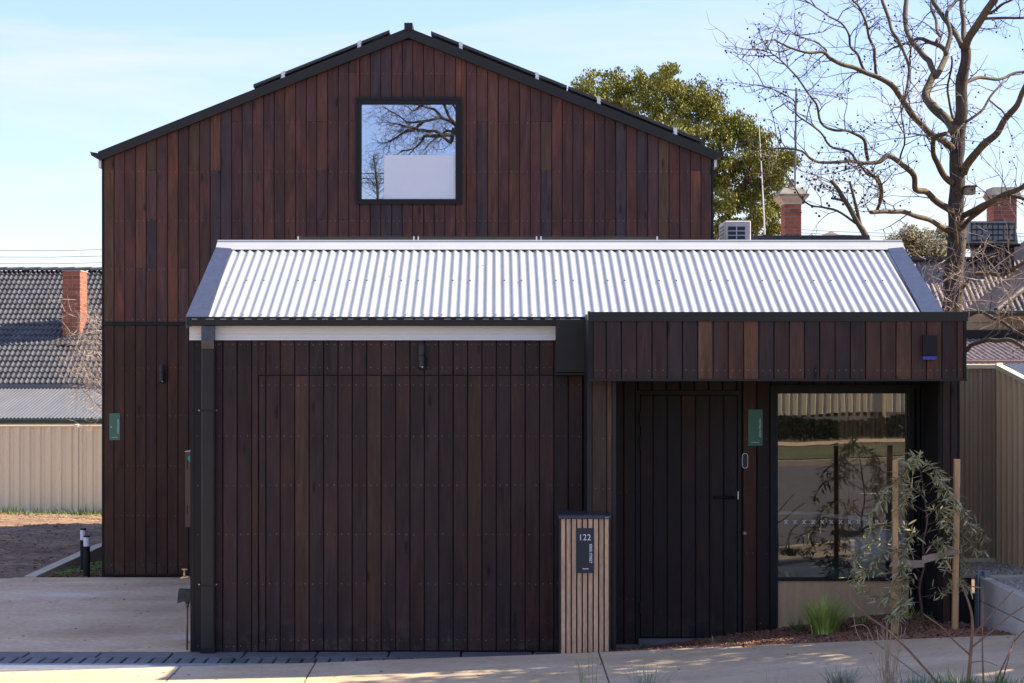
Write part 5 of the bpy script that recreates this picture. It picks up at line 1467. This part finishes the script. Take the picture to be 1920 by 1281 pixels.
# nest box on the trunk
Yn = DT-.18
t = thing('nest_box', 'small weathered wooden nest box fixed to the right side of the bare trunk', 'nest box', (px(1819,Yn),Yn,pz(366,Yn)))
mb = MB(); mb.bev(px(1810,Yn), px(1827,Yn), Yn-.08, Yn+.10, pz(365,Yn), pz(352,Yn), .004); part('box', mb, STONE, t)
mb = MB(); mb.bev(px(1808.5,Yn), px(1829,Yn), Yn-.10, Yn+.12, pz(352,Yn), pz(348.5,Yn), .004); part('roof', mb, BARKL, t)
mb = MB(); c = (px(1820,Yn), pz(358,Yn)); mb.prism([(c[0]+.015*math.cos(a*.6), c[1]+.015*math.sin(a*.6)) for a in range(10)], 'y', Yn-.083, Yn-.0795); part('entrance_hole', mb, BACK, t)
# lopped tree beyond the shed
t2 = thing('lopped_tree', 'smaller bare tree with sawn-off limbs, between chimney and large tree', 'tree', (px(1640,13.5),13.5,-.4))
for l, r0, r1 in ((C6([(850,1500),(845,900),(840,500),(815,400),(770,330),(710,230),(650,120),(600,58)]), 8, 3.4), (C6([(790,350),(745,180),(715,62)]), 3.6, 2.2), (C6([(715,215),(665,185),(600,174)]), 2.4, 2.2), (C6([(760,335),(640,260),(560,240),(470,215),(380,125),(300,10),(250,-40)]), 2.4, .9)):
    pts = [P(x,y,13.5) for x,y in l]; sp, rr = limb_obj('trunk' if r0 == 8 else 'branch', pts, r0/sc(13.5), r1/sc(13.5), t2, BARKL, 8, 4, .03)
    if r0 < 8 or 1:
        tw = MB(); bb = []
        for i in range(4, len(sp)-1):
            if sp[i].z > 4.6 and random.random() < .6:
                dd = (sp[i+1]-sp[i]).normalized(); s = dd.cross(Vector((random.gauss(0,.6),random.gauss(0,1),random.gauss(0,.6)))).normalized()
                twig(tw, sp[i].copy(), dd*.4+s*.8+Vector((0,0,.3)), random.uniform(.3,.8), .009, 2, bb, .02, .35)
        if tw.v: part('twigs', tw, TWIG, t2, kind='stuff')
        mb = MB()
        for q in bb: mb.ball(q, random.uniform(.016,.024), 6, 4)
        if bb: part('seed_balls', mb, SEED, t2, kind='stuff')

# gum tree: limbs, and a crown of many hanging leaf clumps
DG = 30.0; sG = sc(DG)
gum = thing('gum_tree', 'big leafy olive-green gum tree rising behind the right slope of the gabled roof', 'tree', (px(1300,DG),DG,-.4))
gl = [([(1330,900),(1325,520),(1310,430),(1290,330),(1270,240)], 16, 5), ([(1318,480),(1370,400),(1400,330),(1410,270)], 7, 2.5), ([(1295,350),(1230,290),(1180,230),(1130,190)], 6, 2), ([(1300,380),(1350,310),(1340,240),(1320,190)], 6, 2), ([(1280,280),(1240,210),(1225,160)], 5, 2), ([(1345,430),(1380,390),(1440,350),(1465,320)], 4, 1.5), ([(1335,350),(1345,338),(1375,342)], 3, 1.5), ([(1325,470),(1345,385),(1380,380)], 4, 2), ([(1322,450),(1350,420),(1365,395)], 4, 2)]
for i, (l, a, b) in enumerate(gl):
    limb_obj('trunk' if i == 0 else 'branch', [P(x,y,DG+random.uniform(-.6,.6)*(i > 0)) for x,y in l], a/sG, b/sG, gum, BARK, 8, 4, .05)
BL = [(1100,165,38),(1090,190,30),(1150,160,42),(1145,205,48),(1205,158,38),(1205,205,55),(1250,148,36),(1260,190,50),(1300,175,42),(1325,195,36),(1210,255,50),(1265,250,55),(1320,235,50),(1365,235,38),(1395,240,36),(1355,285,48),(1415,262,34),(1420,300,36),(1440,300,30),(1300,300,45),(1390,325,42),(1340,335,30),(1355,375,26),(1420,350,36),(1450,340,28),(1470,310,24),(1385,375,30),(1425,395,32),(1400,425,28),(1450,385,24),(1445,425,20),(1360,420,20),(1480,295,16),(1350,345,20)]
lf = MB(); cl_cnt = 0
for (bx, by, br) in BL:
    R_ = br/sG
    c0 = P(bx, by, DG+random.uniform(-1.0,1.0))
    for k in range(max(8, int(br*.95))):
        v = Vector((random.gauss(0,1),random.gauss(0,1),random.gauss(0,1))).normalized()*random.uniform(.35,1.0)*R_
        cc = c0+Vector((v.x, v.y*1.3, v.z*.9)); rc = random.uniform(.11,.24)
        for q in range(60):
            u = Vector((random.gauss(0,1),random.gauss(0,1),random.gauss(0,1))).normalized()*rc*random.random()**.45
            p = cc+Vector((u.x*1.1, u.y*1.1, u.z*.8))
            # hanging leaf
            a = random.uniform(0,6.28); hd = Vector((math.cos(a)*.55, math.sin(a)*.55, -random.uniform(.35,1.1))).normalized()
            l = random.uniform(.05,.10); wv = hd.cross(Vector((random.gauss(0,1),random.gauss(0,1),random.gauss(0,.4)))).normalized()*random.uniform(.013,.022)
            b = len(lf.v); lf.v += [tuple(p), tuple(p+hd*l*.5+wv), tuple(p+hd*l), tuple(p+hd*l*.5-wv)]; lf.f.append((b,b+1,b+2,b+3))
part('crown', lf, GUM, gum, kind='stuff')
print('gum leaves', len(lf.f))

# olive shrubs behind the brown roof
def bush(name, label, cat, blobs, D, m, lsz=.05, dens=.8, group=None, twigs=0):
    t = thing(name, label, cat, (px(blobs[0][0],D),D,-.4), group)
    s = sc(D); lf = MB()
    for (bx,by,br) in blobs:
        c = P(bx,by,D+random.uniform(-.4,.4)); R_ = br/s
        for k in range(int(br*br*dens)):
            u = Vector((random.gauss(0,1),random.gauss(0,1),random.gauss(0,1))).normalized()*R_*random.random()**.4*(1+.25*mnoise.noise(Vector((k*.1,br,0))))
            p = c+u; d = Vector((random.gauss(0,1),random.gauss(0,1),random.gauss(.3,1))).normalized(); wv = d.orthogonal().normalized()*lsz*.35; l = lsz*random.uniform(.6,1.4)
            b = len(lf.v); lf.v += [tuple(p), tuple(p+d*l*.5+wv), tuple(p+d*l), tuple(p+d*l*.5-wv)]; lf.f.append((b,b+1,b+2,b+3))
    part('foliage', lf, m, t, kind='stuff')
    mb = MB(); c = P(blobs[0][0], blobs[0][1], D); mb.tube([(c.x,D,-.5),(c.x+.1,D,c.z)], [.12,.05], 7); part('trunk', mb, BARK, t)
    if twigs:
        tw_ = MB()
        for (bx,by,br) in blobs:
            for k in range(twigs): twig(tw_, P(bx+random.uniform(-br,br)*.7, by, D-.3), Vector((random.gauss(0,.6),random.gauss(0,.3),1)), br/s*1.2, .012, 1)
        part('twigs', tw_, TWIGL, t, kind='stuff')
bush('olive_shrub', 'rounded olive shrub above the brown roof, left of the bare trunk', 'shrub', [(1705,445,24),(1675,462,22),(1735,455,26),(1700,480,30),(1745,485,26),(1765,470,22)], 32, OLIVE, .07, 1.5, twigs=5)
bush('olive_shrub', 'olive shrub behind the right side of the bare trunk, under the branches', 'shrub', [(1770,440,20),(1815,450,18),(1790,470,20)], 33, OLIVE, .07, 1.5, twigs=3)

# bare twiggy shrub beside the tiled house, against the gabled wall
t = thing('bare_shrub', 'pale leafless twiggy shrub in front of the tiled roof, against the gabled house', 'shrub', (px(186,15),15,-.2))
tw = MB()
for k in range(60):
    y = random.uniform(600, 790); p = P(random.uniform(190,215), y, 15+random.uniform(-.5,.5))
    twig(tw, p, Vector((-1,random.gauss(0,.3),random.uniform(-.35,.8))), random.uniform(.3,.75), .007, 3, None, .04)
part('twigs', tw, TWIGL, t, kind='stuff')
mb = MB(); c = P(205,700,15); mb.tube([(c.x,15,-.4),(c.x+.05,15,1.4),(c.x,15,2.6)], [.05,.04,.02], 8); part('trunk', mb, BARKL, t)

# ================================================================== small plants
def blades(mb, c, n, h, spread, w_=.0035, droop=.5, seg=5, base=.04, up=1.0):
    for i in range(n):
        a = random.uniform(0,6.28); hh = h*random.uniform(.55,1.1); lean = spread*random.random()**.7
        o = Vector((math.cos(a)*base*random.random(), math.sin(a)*base*random.random(), 0)); d = Vector((math.cos(a), math.sin(a), 0)); sd = Vector((-d.y, d.x, 0)); 
        q = random.uniform(-.8,.8); sd = (sd+d*q).normalized()
        b = len(mb.v)
        for j in range(seg+1):
            t = j/seg; p = c+o+d*(lean*hh*(t**1.6))+Vector((0,0,hh*up*(t-droop*lean*t*t*.6)))
            ww = w_*(1-t**2*.97)
            mb.v += [tuple(p-sd*ww), tuple(p+sd*ww)]
        for j in range(seg): k = b+2*j; mb.f.append((k,k+1,k+3,k+2))
def tuft(label, x, y, Y, n, h, spread, m=GRASS, name='grass_tuft', cat='grass', group='grass tufts in the mulch', w_=.0035, base=.05):
    c = P(x, y, Y); t = thing(name, label, cat, tuple(c), group); mb = MB(); blades(mb, c, n, h, spread, w_, base=base); part('blades', mb, m, t, kind='stuff'); return t
tuft('bright green strappy grass tuft in front of the plywood panel, the largest', 1547, 1192, -.45, 460, .36, .85, w_=.0040, base=.11)
tuft('smaller dark grass tuft at the left foot of the porch window', 1497, 1196, -.1, 60, .20, .6, MATS['weed_leaf'])
tuft('sparse grass tuft just left of the left stake', 1625, 1188, .0, 80, .20, .7)
tuft('grass tuft between the left stake and the sapling stem', 1700, 1184, .0, 110, .24, .6)
tuft('thin grass wisps right of the sapling stem', 1738, 1181, -.1, 40, .18, .7, MATS['weed_leaf'])

def leafmesh(l, w_, m):
    mb = MB(); n = 5
    for j in range(n+1):
        t = j/n; ww = w_*math.sin(math.pi*min(1, t*.9+.05))**.8; z = -.10*l*t*t
        mb.v += [(l*t, -ww, z+ww*.3), (l*t, 0, z), (l*t, ww, z+ww*.3)]
    for j in range(n): k = 3*j; mb.f += [(k,k+3,k+4,k+1),(k+1,k+4,k+5,k+2)]
    me = mb.mesh('leaf'); me.materials.append(m); return me, mb
# staked sapling
YS = -.98
sap = thing('sapling', 'young staked gum sapling with drooping narrow grey-green leaves by the porch window', 'sapling', tuple(P(1733,1182,YS)))
stem = [P(x,y,YS) for x,y in ((1733,1184),(1728,1140),(1724,1100),(1733,1060),(1731,1020),(1738,980),(1733,930),(1727,890),(1722,862))]
sp, rr = limb_obj('stem', stem, .012, .003, sap, SAPS, 7, 4)
SBR = [((1730,1050),(1690,1030),(1650,1045),(1615,1075)),((1728,1100),(1690,1110),(1640,1120),(1612,1100)),((1729,1120),(1770,1110),(1800,1090),(1812,1105)),
 ((1732,1010),(1690,985),(1650,985),(1618,1010)),((1733,1000),(1780,990),(1810,1010),(1836,1040)),((1735,985),(1790,970),(1825,985),(1845,1010)),((1735,960),(1690,935),(1655,940),(1628,975)),
 ((1735,950),(1775,930),(1800,950),(1822,990)),((1732,925),(1700,895),(1675,905),(1655,930)),((1731,915),(1760,900),(1780,925),(1792,960)),((1726,885),(1710,870),(1695,885),(1685,910)),((1726,880),(1742,872),(1758,890),(1768,915)),
 ((1733,1040),(1775,1030),(1800,1045),(1822,1070)),((1730,1075),(1700,1060),(1680,1085),(1665,1125)),((1728,1130),(1700,1130),(1680,1150),(1670,1160)),((1735,940),(1715,915),(1700,930),(1690,960)),((1737,975),(1755,955),(1775,975),(1785,1010)),
 ((1733,1020),(1715,1005),(1700,1020),(1690,1060)),((1733,1030),(1760,1015),(1770,1035),(1775,1070)),((1730,1060),(1650,1015),(1620,1030),(1600,1050)),((1728,1105),(1668,1075),(1622,1070),(1598,1088)),((1730,1090),(1700,1085),(1690,1110),(1688,1150)),((1722,866),(1718,858),(1712,862),(1704,872))]
pts_l = []
for b in SBR:
    dr = random.uniform(-.35,.25)
    l = [P(x,y,YS+dr*(i/3)) for i,(x,y) in enumerate(b)]
    sp2, _ = limb_obj('branch', l, .004, .0012, sap, SAPS, 5, 5)
    for i in range(3, len(sp2)):
        for q in range(4): pts_l.append((sp2[i], (sp2[i]-sp2[i-1]).normalized()))
lms = [leafmesh(.092,.0075,SAPL), leafmesh(.075,.0082,SAPL), leafmesh(.102,.0065,SAPL)]
extra = MB(); random.shuffle(pts_l)
allp = pts_l+[(p+Vector((random.gauss(0,.03),random.gauss(0,.04),random.gauss(0,.03))), d) for p, d in pts_l if random.random() < .62]
for i, (p, d) in enumerate(allp):
    a = random.uniform(0,6.28); dd = (d*.5+Vector((math.cos(a)*.8, math.sin(a)*.7, -random.uniform(-.7,.75)))).normalized()
    q = dd.to_track_quat('X','Z'); rot = q @ Matrix.Rotation(random.uniform(-1,1),4,'X').to_quaternion(); s_ = random.uniform(.55,1.05)
    me, mb_ = random.choice(lms)
    if i < 300:
        o = link('leaf', me, sap, tuple(p)); o.rotation_mode = 'QUATERNION'; o.rotation_quaternion = rot; o.scale = (s_,)*3
    else:
        extra.add([tuple(rot @ (Vector(v)*s_)+p) for v in mb_.v], mb_.f)
part('leaves', extra, SAPL, sap, kind='stuff')
print('sapling leaves', len(allp))
# stakes and tie
for (xt, yt, xb, yb, w_, Y, lab) in ((1678.5,863,1679,1184,9.5,-1.02,'left timber garden stake in front of the sapling leaves'),(1794.5,861,1790.5,1182,10.5,-1.0,'right timber garden stake beside the corrugated porch wall')):
    s = sc(Y); a = P(xb,yb+6,Y); b = P(xt,yt,Y); h = w_/2/s
    mb = MB(); c = .002
    for p in (a, b):
        mb.v += [(p.x-h+c,p.y-h,p.z),(p.x+h-c,p.y-h,p.z),(p.x+h,p.y-h+c,p.z),(p.x+h,p.y+h,p.z),(p.x-h,p.y+h,p.z),(p.x-h,p.y-h+c,p.z)]
    mb.f = [(5,4,3,2,1,0),(6,7,8,9,10,11)]+[(i,(i+1)%6,(i+1)%6+6,i+6) for i in range(6)]
    tag(part('garden_stake', mb, STAKE), lab, 'stake', 'stakes of the sapling')
def ribbon(name, label, pts, h, m, Y0):
    mb = MB(); n = len(pts)
    for (p, hh) in zip(pts, h): mb.v += [(p.x,p.y,p.z-hh),(p.x,p.y,p.z+hh),(p.x,p.y+.004,p.z+hh),(p.x,p.y+.004,p.z-hh)]
    for i in range(n-1):
        for k in range(4): a = 4*i+k; b = 4*i+(k+1)%4; mb.f.append((a,b,b+4,a+4))
    return tag(part(name, mb, m), label, 'tree tie', 'hessian ties of the sapling')
ribbon('tree_tie', 'pink-brown hessian tie looped from the left stake to the stem', [P(1668,1062,-1.05),P(1674,1056,-1.08),P(1692,1056,-1.07),P(1712,1058,-1.04),P(1733,1057,-1.01)], [.010,.02,.030,.030,.028], STRAP, -.7)
ribbon('tree_tie', 'hessian tie slanting up from the stem to the right stake', [P(1729,1050,-1.02),P(1745,1046,-1.03),P(1765,1042,-1.04),P(1785,1036,-1.05),P(1800,1034,-1.04)], [.030,.030,.024,.018,.014], STRAP, -.7)

# evergreen tree added out of view at the right to shade the footpath
st = thing('added_shade_tree', 'unseen evergreen tree added beyond the side fence to shade the footpath', 'tree', (7.6,-1.7,zp(7.6)))
limb_obj('trunk', [Vector((7.6,-1.7,.3)), Vector((7.7,-1.7,2)), Vector((7.5,-1.6,4))], .2, .1, st, BARK, 10, 4, .04)
lf = MB()
for k in range(560):
    v = Vector((random.gauss(0,1),random.gauss(0,1),random.gauss(0,1))).normalized()*random.random()**.4
    cc = Vector((7.35+v.x*2.8, -1.9+v.y*2.1, 4.6+v.z*2.0))
    for q in range(46):
        p = cc+Vector((random.gauss(0,.18),random.gauss(0,.18),random.gauss(0,.16))); hd = Vector((random.gauss(0,1),random.gauss(0,1),-.6)).normalized()*.14; wv = hd.orthogonal().normalized()*.05
        b = len(lf.v); lf.v += [tuple(p),tuple(p+hd*.5+wv),tuple(p+hd),tuple(p+hd*.5-wv)]; lf.f.append((b,b+1,b+2,b+3))
part('crown', lf, GUM, st, kind='stuff')

# tall dry shrub stems and weeds in the verge at the bottom right
YD = -4.2
t = thing('dry_shrub', 'leafless brown shrub with slanting bare stems in the near right corner', 'shrub', tuple(P(1815,1290,YD)))
DS = [([(1813,1330),(1815,1281),(1818,1240),(1822,1195),(1824,1180),(1822,1150),(1812,1118),(1800,1092)],.016,.005),([(1822,1195),(1850,1165),(1880,1130),(1900,1107)],.008,.003),([(1824,1212),(1860,1185),(1895,1155),(1925,1135)],.007,.004),
 ([(1838,1340),(1843,1281),(1842,1220),(1843,1160),(1843,1103)],.007,.003),([(1862,1300),(1872,1268),(1890,1230),(1905,1200),(1925,1180)],.006,.004),([(1875,1290),(1890,1240),(1905,1190)],.006,.003),([(1822,1242),(1845,1240),(1870,1248)],.003,.002),
 ([(1770,1300),(1745,1265),(1710,1225),(1690,1205),(1660,1178),(1620,1150),(1595,1125),(1575,1112),(1560,1097)],.010,.0035),([(1818,1228),(1790,1203),(1770,1180),(1750,1165),(1732,1153)],.007,.0025)]
for l, r0, r1 in DS:
    limb_obj('stem', [P(x,y,YD+random.uniform(-.05,.05)) for x,y in l], r0*.95, r1*.95, t, DRYB, 7, 4, .008)
t = thing('dry_weeds', 'clump of straw-coloured dead weed stalks in the verge, bottom right', 'weeds', tuple(P(1675,1300,YD)))
mb = MB()
for i in range(46):
    x0 = random.gauss(1668,9); x1 = x0+random.gauss(0,16); y1 = random.uniform(1165,1265)
    mb.tube(smooth_line([P(x0,1310,YD+random.uniform(-.1,.1)), P((x0*1.3+x1)/2.3,(1310+y1)/2,YD), P(x1,y1,YD), P(x1+random.gauss(0,5),y1-random.uniform(0,10),YD)],3), [.0022]*4+[.0018]*3+[.0012]*3, 3)
part('stalks', mb, DRY, t, kind='stuff')
mb = MB()
for l in ([(1600,1150),(1608,1190),(1640,1240)],[(1640,1182),(1655,1200),(1668,1250)],[(1595,1175),(1625,1175),(1645,1225)]):
    mb.tube(smooth_line([P(x,y,YD) for x,y in l],4), .002, 4)
part('bent_stalks', mb, DRY, t, kind='stuff')
def lowplant(label, x, y, n, h, m, sp=1.0, Y=YD, w_=.004, name='verge_plant', base=.09):
    c = P(x, y, Y); t = thing(name, label, 'plant', tuple(c), 'low plants in the verge'); mb = MB(); blades(mb, c, n, h, sp, w_, .3, 4, base); part('foliage', mb, m, t, kind='stuff')
lowplant('silvery lavender-like plant at the bottom edge, left of the dead stalks', 1575, 1296, 150, .17, SAGE, .7)
lowplant('silvery low plant at the bottom edge under the slanting stem', 1725, 1302, 210, .15, SAGE, .8, base=.16)
lowplant('green weed at the foot of the dry shrub', 1800, 1300, 120, .15, WEED, .9, base=.15)
lowplant('fine green weed in the bottom right corner', 1880, 1302, 160, .13, WEED, .9, base=.18)
lowplant('wispy grass plant at the bottom edge below the letterbox', 1212, 1300, 60, .21, SAGE, 1.0, w_=.0028, base=.12)
lowplant('thin green grass wisps left of the letterbox foot, bottom edge', 1105, 1296, 18, .26, WEED, .5, w_=.002, base=.12)
lowplant('fine pale grass wisps at the bottom edge, mid right', 1460, 1298, 26, .20, DRY, .5, w_=.0016, base=.25)
# weeds in the mulch
lowplant('tiny weed at the foot of the door frame', 1202, 1215, 34, .05, WEED, 1.2, -.6, .003, 'mulch_weed', .03)
lowplant('small pale green weed against the threshold', 1338, 1207, 26, .07, SAPL, 1.0, -.5, .004, 'mulch_weed', .02)
lowplant('low green seedlings in the mulch right of the threshold', 1372, 1206, 60, .035, WEED, 1.4, -.5, .003, 'mulch_weed', .06)
lowplant('low seedlings in the mulch below the meeting sign', 1400, 1205, 40, .03, WEED, 1.4, -.5, .003, 'mulch_weed', .05)

# sedum bed beside the bollards
mbs = MB()
for i in range(2600):
    y = random.uniform(5.85, 8.6); x0 = xe(y)+.10
    x = random.uniform(x0, min(-4.52, x0+.2+.28*(y-5.8)*1.2)) if random.random() < .8 else random.uniform(x0, -4.52)
    if x > px(196, y): continue
    z = .02+.04*max(0, mnoise.noise(Vector((x*6,y*4,2))))
    c = Vector((x, y, z)); s_ = random.uniform(.010,.022)
    for k in range(4):
        a = random.uniform(0,6.28); d = Vector((math.cos(a), math.sin(a), .9)).normalized()*s_; wv = Vector((-d.y, d.x, 0)).normalized()*s_*.35
        mbs.add([c, c+d*.6+wv, c+d, c+d*.6-wv], [(0,1,2,3)])
sd_ = part('sedum', mbs, SEDUM, kind='stuff')
tag(sd_, 'low green sedum ground cover beside the bollard lights', 'ground cover')
mb = MB()
for i in range(1500):
    y = random.uniform(5.82, 8.5); x = random.uniform(xe(y)+.06, -4.50); l = random.uniform(.01,.03); chip(mb, Vector((x,y,.0)), l, l*.5, .004)
part('bark_mulch', mb, CHIP, kind='stuff')
# weeds along the cream fence
for (x, n, h, lab) in ((18,220,.42,'green grass clump at the foot of the cream fence, far left edge'),(52,120,.28,'smaller grass clump at the fence foot, left of the gap in the weeds'),(152,260,.42,'tall leafy weed at the foot of the cream fence behind the bollards'),(125,120,.25,'low weed left of the tall fence weed')):
    c = Vector((px(x,Yf-.35), Yf-.35, pz(992,Yf-.35))); t = thing('fence_weed', lab, 'weed', tuple(c), 'weeds along the cream fence'); mb = MB(); blades(mb, c, n, h, .8, .012, .4, 4, .45); part('foliage', mb, WEED, t, kind='stuff')
mb = MB()
for i in range(700):
    x = random.uniform(-9.6,-6.2); c = Vector((x, Yf-.3-random.random()*1.2, yard(x, Yf-.8)-.02)); blades(mb, c, 2, random.uniform(.04,.14), .9, .006, .4, 3, .03)
part('fence_grass', mb, WEED, kind='stuff')

# ================================================================== across the street (seen in the glass)
Yo = -33.5
def zo(x): return zp(x)
t = thing('opposite_fence', 'pale corrugated fence across the street, seen reflected in the porch window', 'fence', (0,Yo,0))
mb = MB()
for i in range(44):
    a = -22+i*1.0; mb.add([(a,Yo,zo(a)-.3),(a+1,Yo,zo(a+1)-.3),(a+1,Yo,zo(a+1)+.55),(a,Yo,zo(a)+.55)],[(0,1,2,3)])
part('base_wall', mb, MATS['weathered_render'], t)
for i in range(11):
    a = -22+i*4; 
    mb = MB(); corr(mb, a+.03, a+3.97, Yo, zo(a+2)+.5, Yo, zo(a+2)+2.5, pitch=.2, seg=10, prof=trim_prof(.2,.035)); part('fence_sheet', mb, CREAM, t)
    mb = MB(); mb.bev(a-.03, a+.03, Yo-.04, Yo+.04, zo(a)-.2, zo(a)+2.6, .006); part('post', mb, CREAM, t)
mb = MB()
for i in range(9000):
    x = random.uniform(-4, 14); k = max(0, .5+.5*mnoise.noise(Vector((x*.5,0,0)))+x*.03); y = -32.2+random.gauss(0,.35); z = zo(x)+random.random()*.62*k
    d = Vector((random.gauss(0,1),random.gauss(0,1),random.gauss(0,1))).normalized()*.09; wv = d.orthogonal().normalized()*.04
    c = Vector((x,y,z)); mb.add([c-d, c+wv, c+d, c-wv], [(0,1,2,3)])
tag(part('low_hedge', mb, HEDGE, kind='stuff'), 'scruffy low hedge across the street, seen only in the reflection', 'hedge')
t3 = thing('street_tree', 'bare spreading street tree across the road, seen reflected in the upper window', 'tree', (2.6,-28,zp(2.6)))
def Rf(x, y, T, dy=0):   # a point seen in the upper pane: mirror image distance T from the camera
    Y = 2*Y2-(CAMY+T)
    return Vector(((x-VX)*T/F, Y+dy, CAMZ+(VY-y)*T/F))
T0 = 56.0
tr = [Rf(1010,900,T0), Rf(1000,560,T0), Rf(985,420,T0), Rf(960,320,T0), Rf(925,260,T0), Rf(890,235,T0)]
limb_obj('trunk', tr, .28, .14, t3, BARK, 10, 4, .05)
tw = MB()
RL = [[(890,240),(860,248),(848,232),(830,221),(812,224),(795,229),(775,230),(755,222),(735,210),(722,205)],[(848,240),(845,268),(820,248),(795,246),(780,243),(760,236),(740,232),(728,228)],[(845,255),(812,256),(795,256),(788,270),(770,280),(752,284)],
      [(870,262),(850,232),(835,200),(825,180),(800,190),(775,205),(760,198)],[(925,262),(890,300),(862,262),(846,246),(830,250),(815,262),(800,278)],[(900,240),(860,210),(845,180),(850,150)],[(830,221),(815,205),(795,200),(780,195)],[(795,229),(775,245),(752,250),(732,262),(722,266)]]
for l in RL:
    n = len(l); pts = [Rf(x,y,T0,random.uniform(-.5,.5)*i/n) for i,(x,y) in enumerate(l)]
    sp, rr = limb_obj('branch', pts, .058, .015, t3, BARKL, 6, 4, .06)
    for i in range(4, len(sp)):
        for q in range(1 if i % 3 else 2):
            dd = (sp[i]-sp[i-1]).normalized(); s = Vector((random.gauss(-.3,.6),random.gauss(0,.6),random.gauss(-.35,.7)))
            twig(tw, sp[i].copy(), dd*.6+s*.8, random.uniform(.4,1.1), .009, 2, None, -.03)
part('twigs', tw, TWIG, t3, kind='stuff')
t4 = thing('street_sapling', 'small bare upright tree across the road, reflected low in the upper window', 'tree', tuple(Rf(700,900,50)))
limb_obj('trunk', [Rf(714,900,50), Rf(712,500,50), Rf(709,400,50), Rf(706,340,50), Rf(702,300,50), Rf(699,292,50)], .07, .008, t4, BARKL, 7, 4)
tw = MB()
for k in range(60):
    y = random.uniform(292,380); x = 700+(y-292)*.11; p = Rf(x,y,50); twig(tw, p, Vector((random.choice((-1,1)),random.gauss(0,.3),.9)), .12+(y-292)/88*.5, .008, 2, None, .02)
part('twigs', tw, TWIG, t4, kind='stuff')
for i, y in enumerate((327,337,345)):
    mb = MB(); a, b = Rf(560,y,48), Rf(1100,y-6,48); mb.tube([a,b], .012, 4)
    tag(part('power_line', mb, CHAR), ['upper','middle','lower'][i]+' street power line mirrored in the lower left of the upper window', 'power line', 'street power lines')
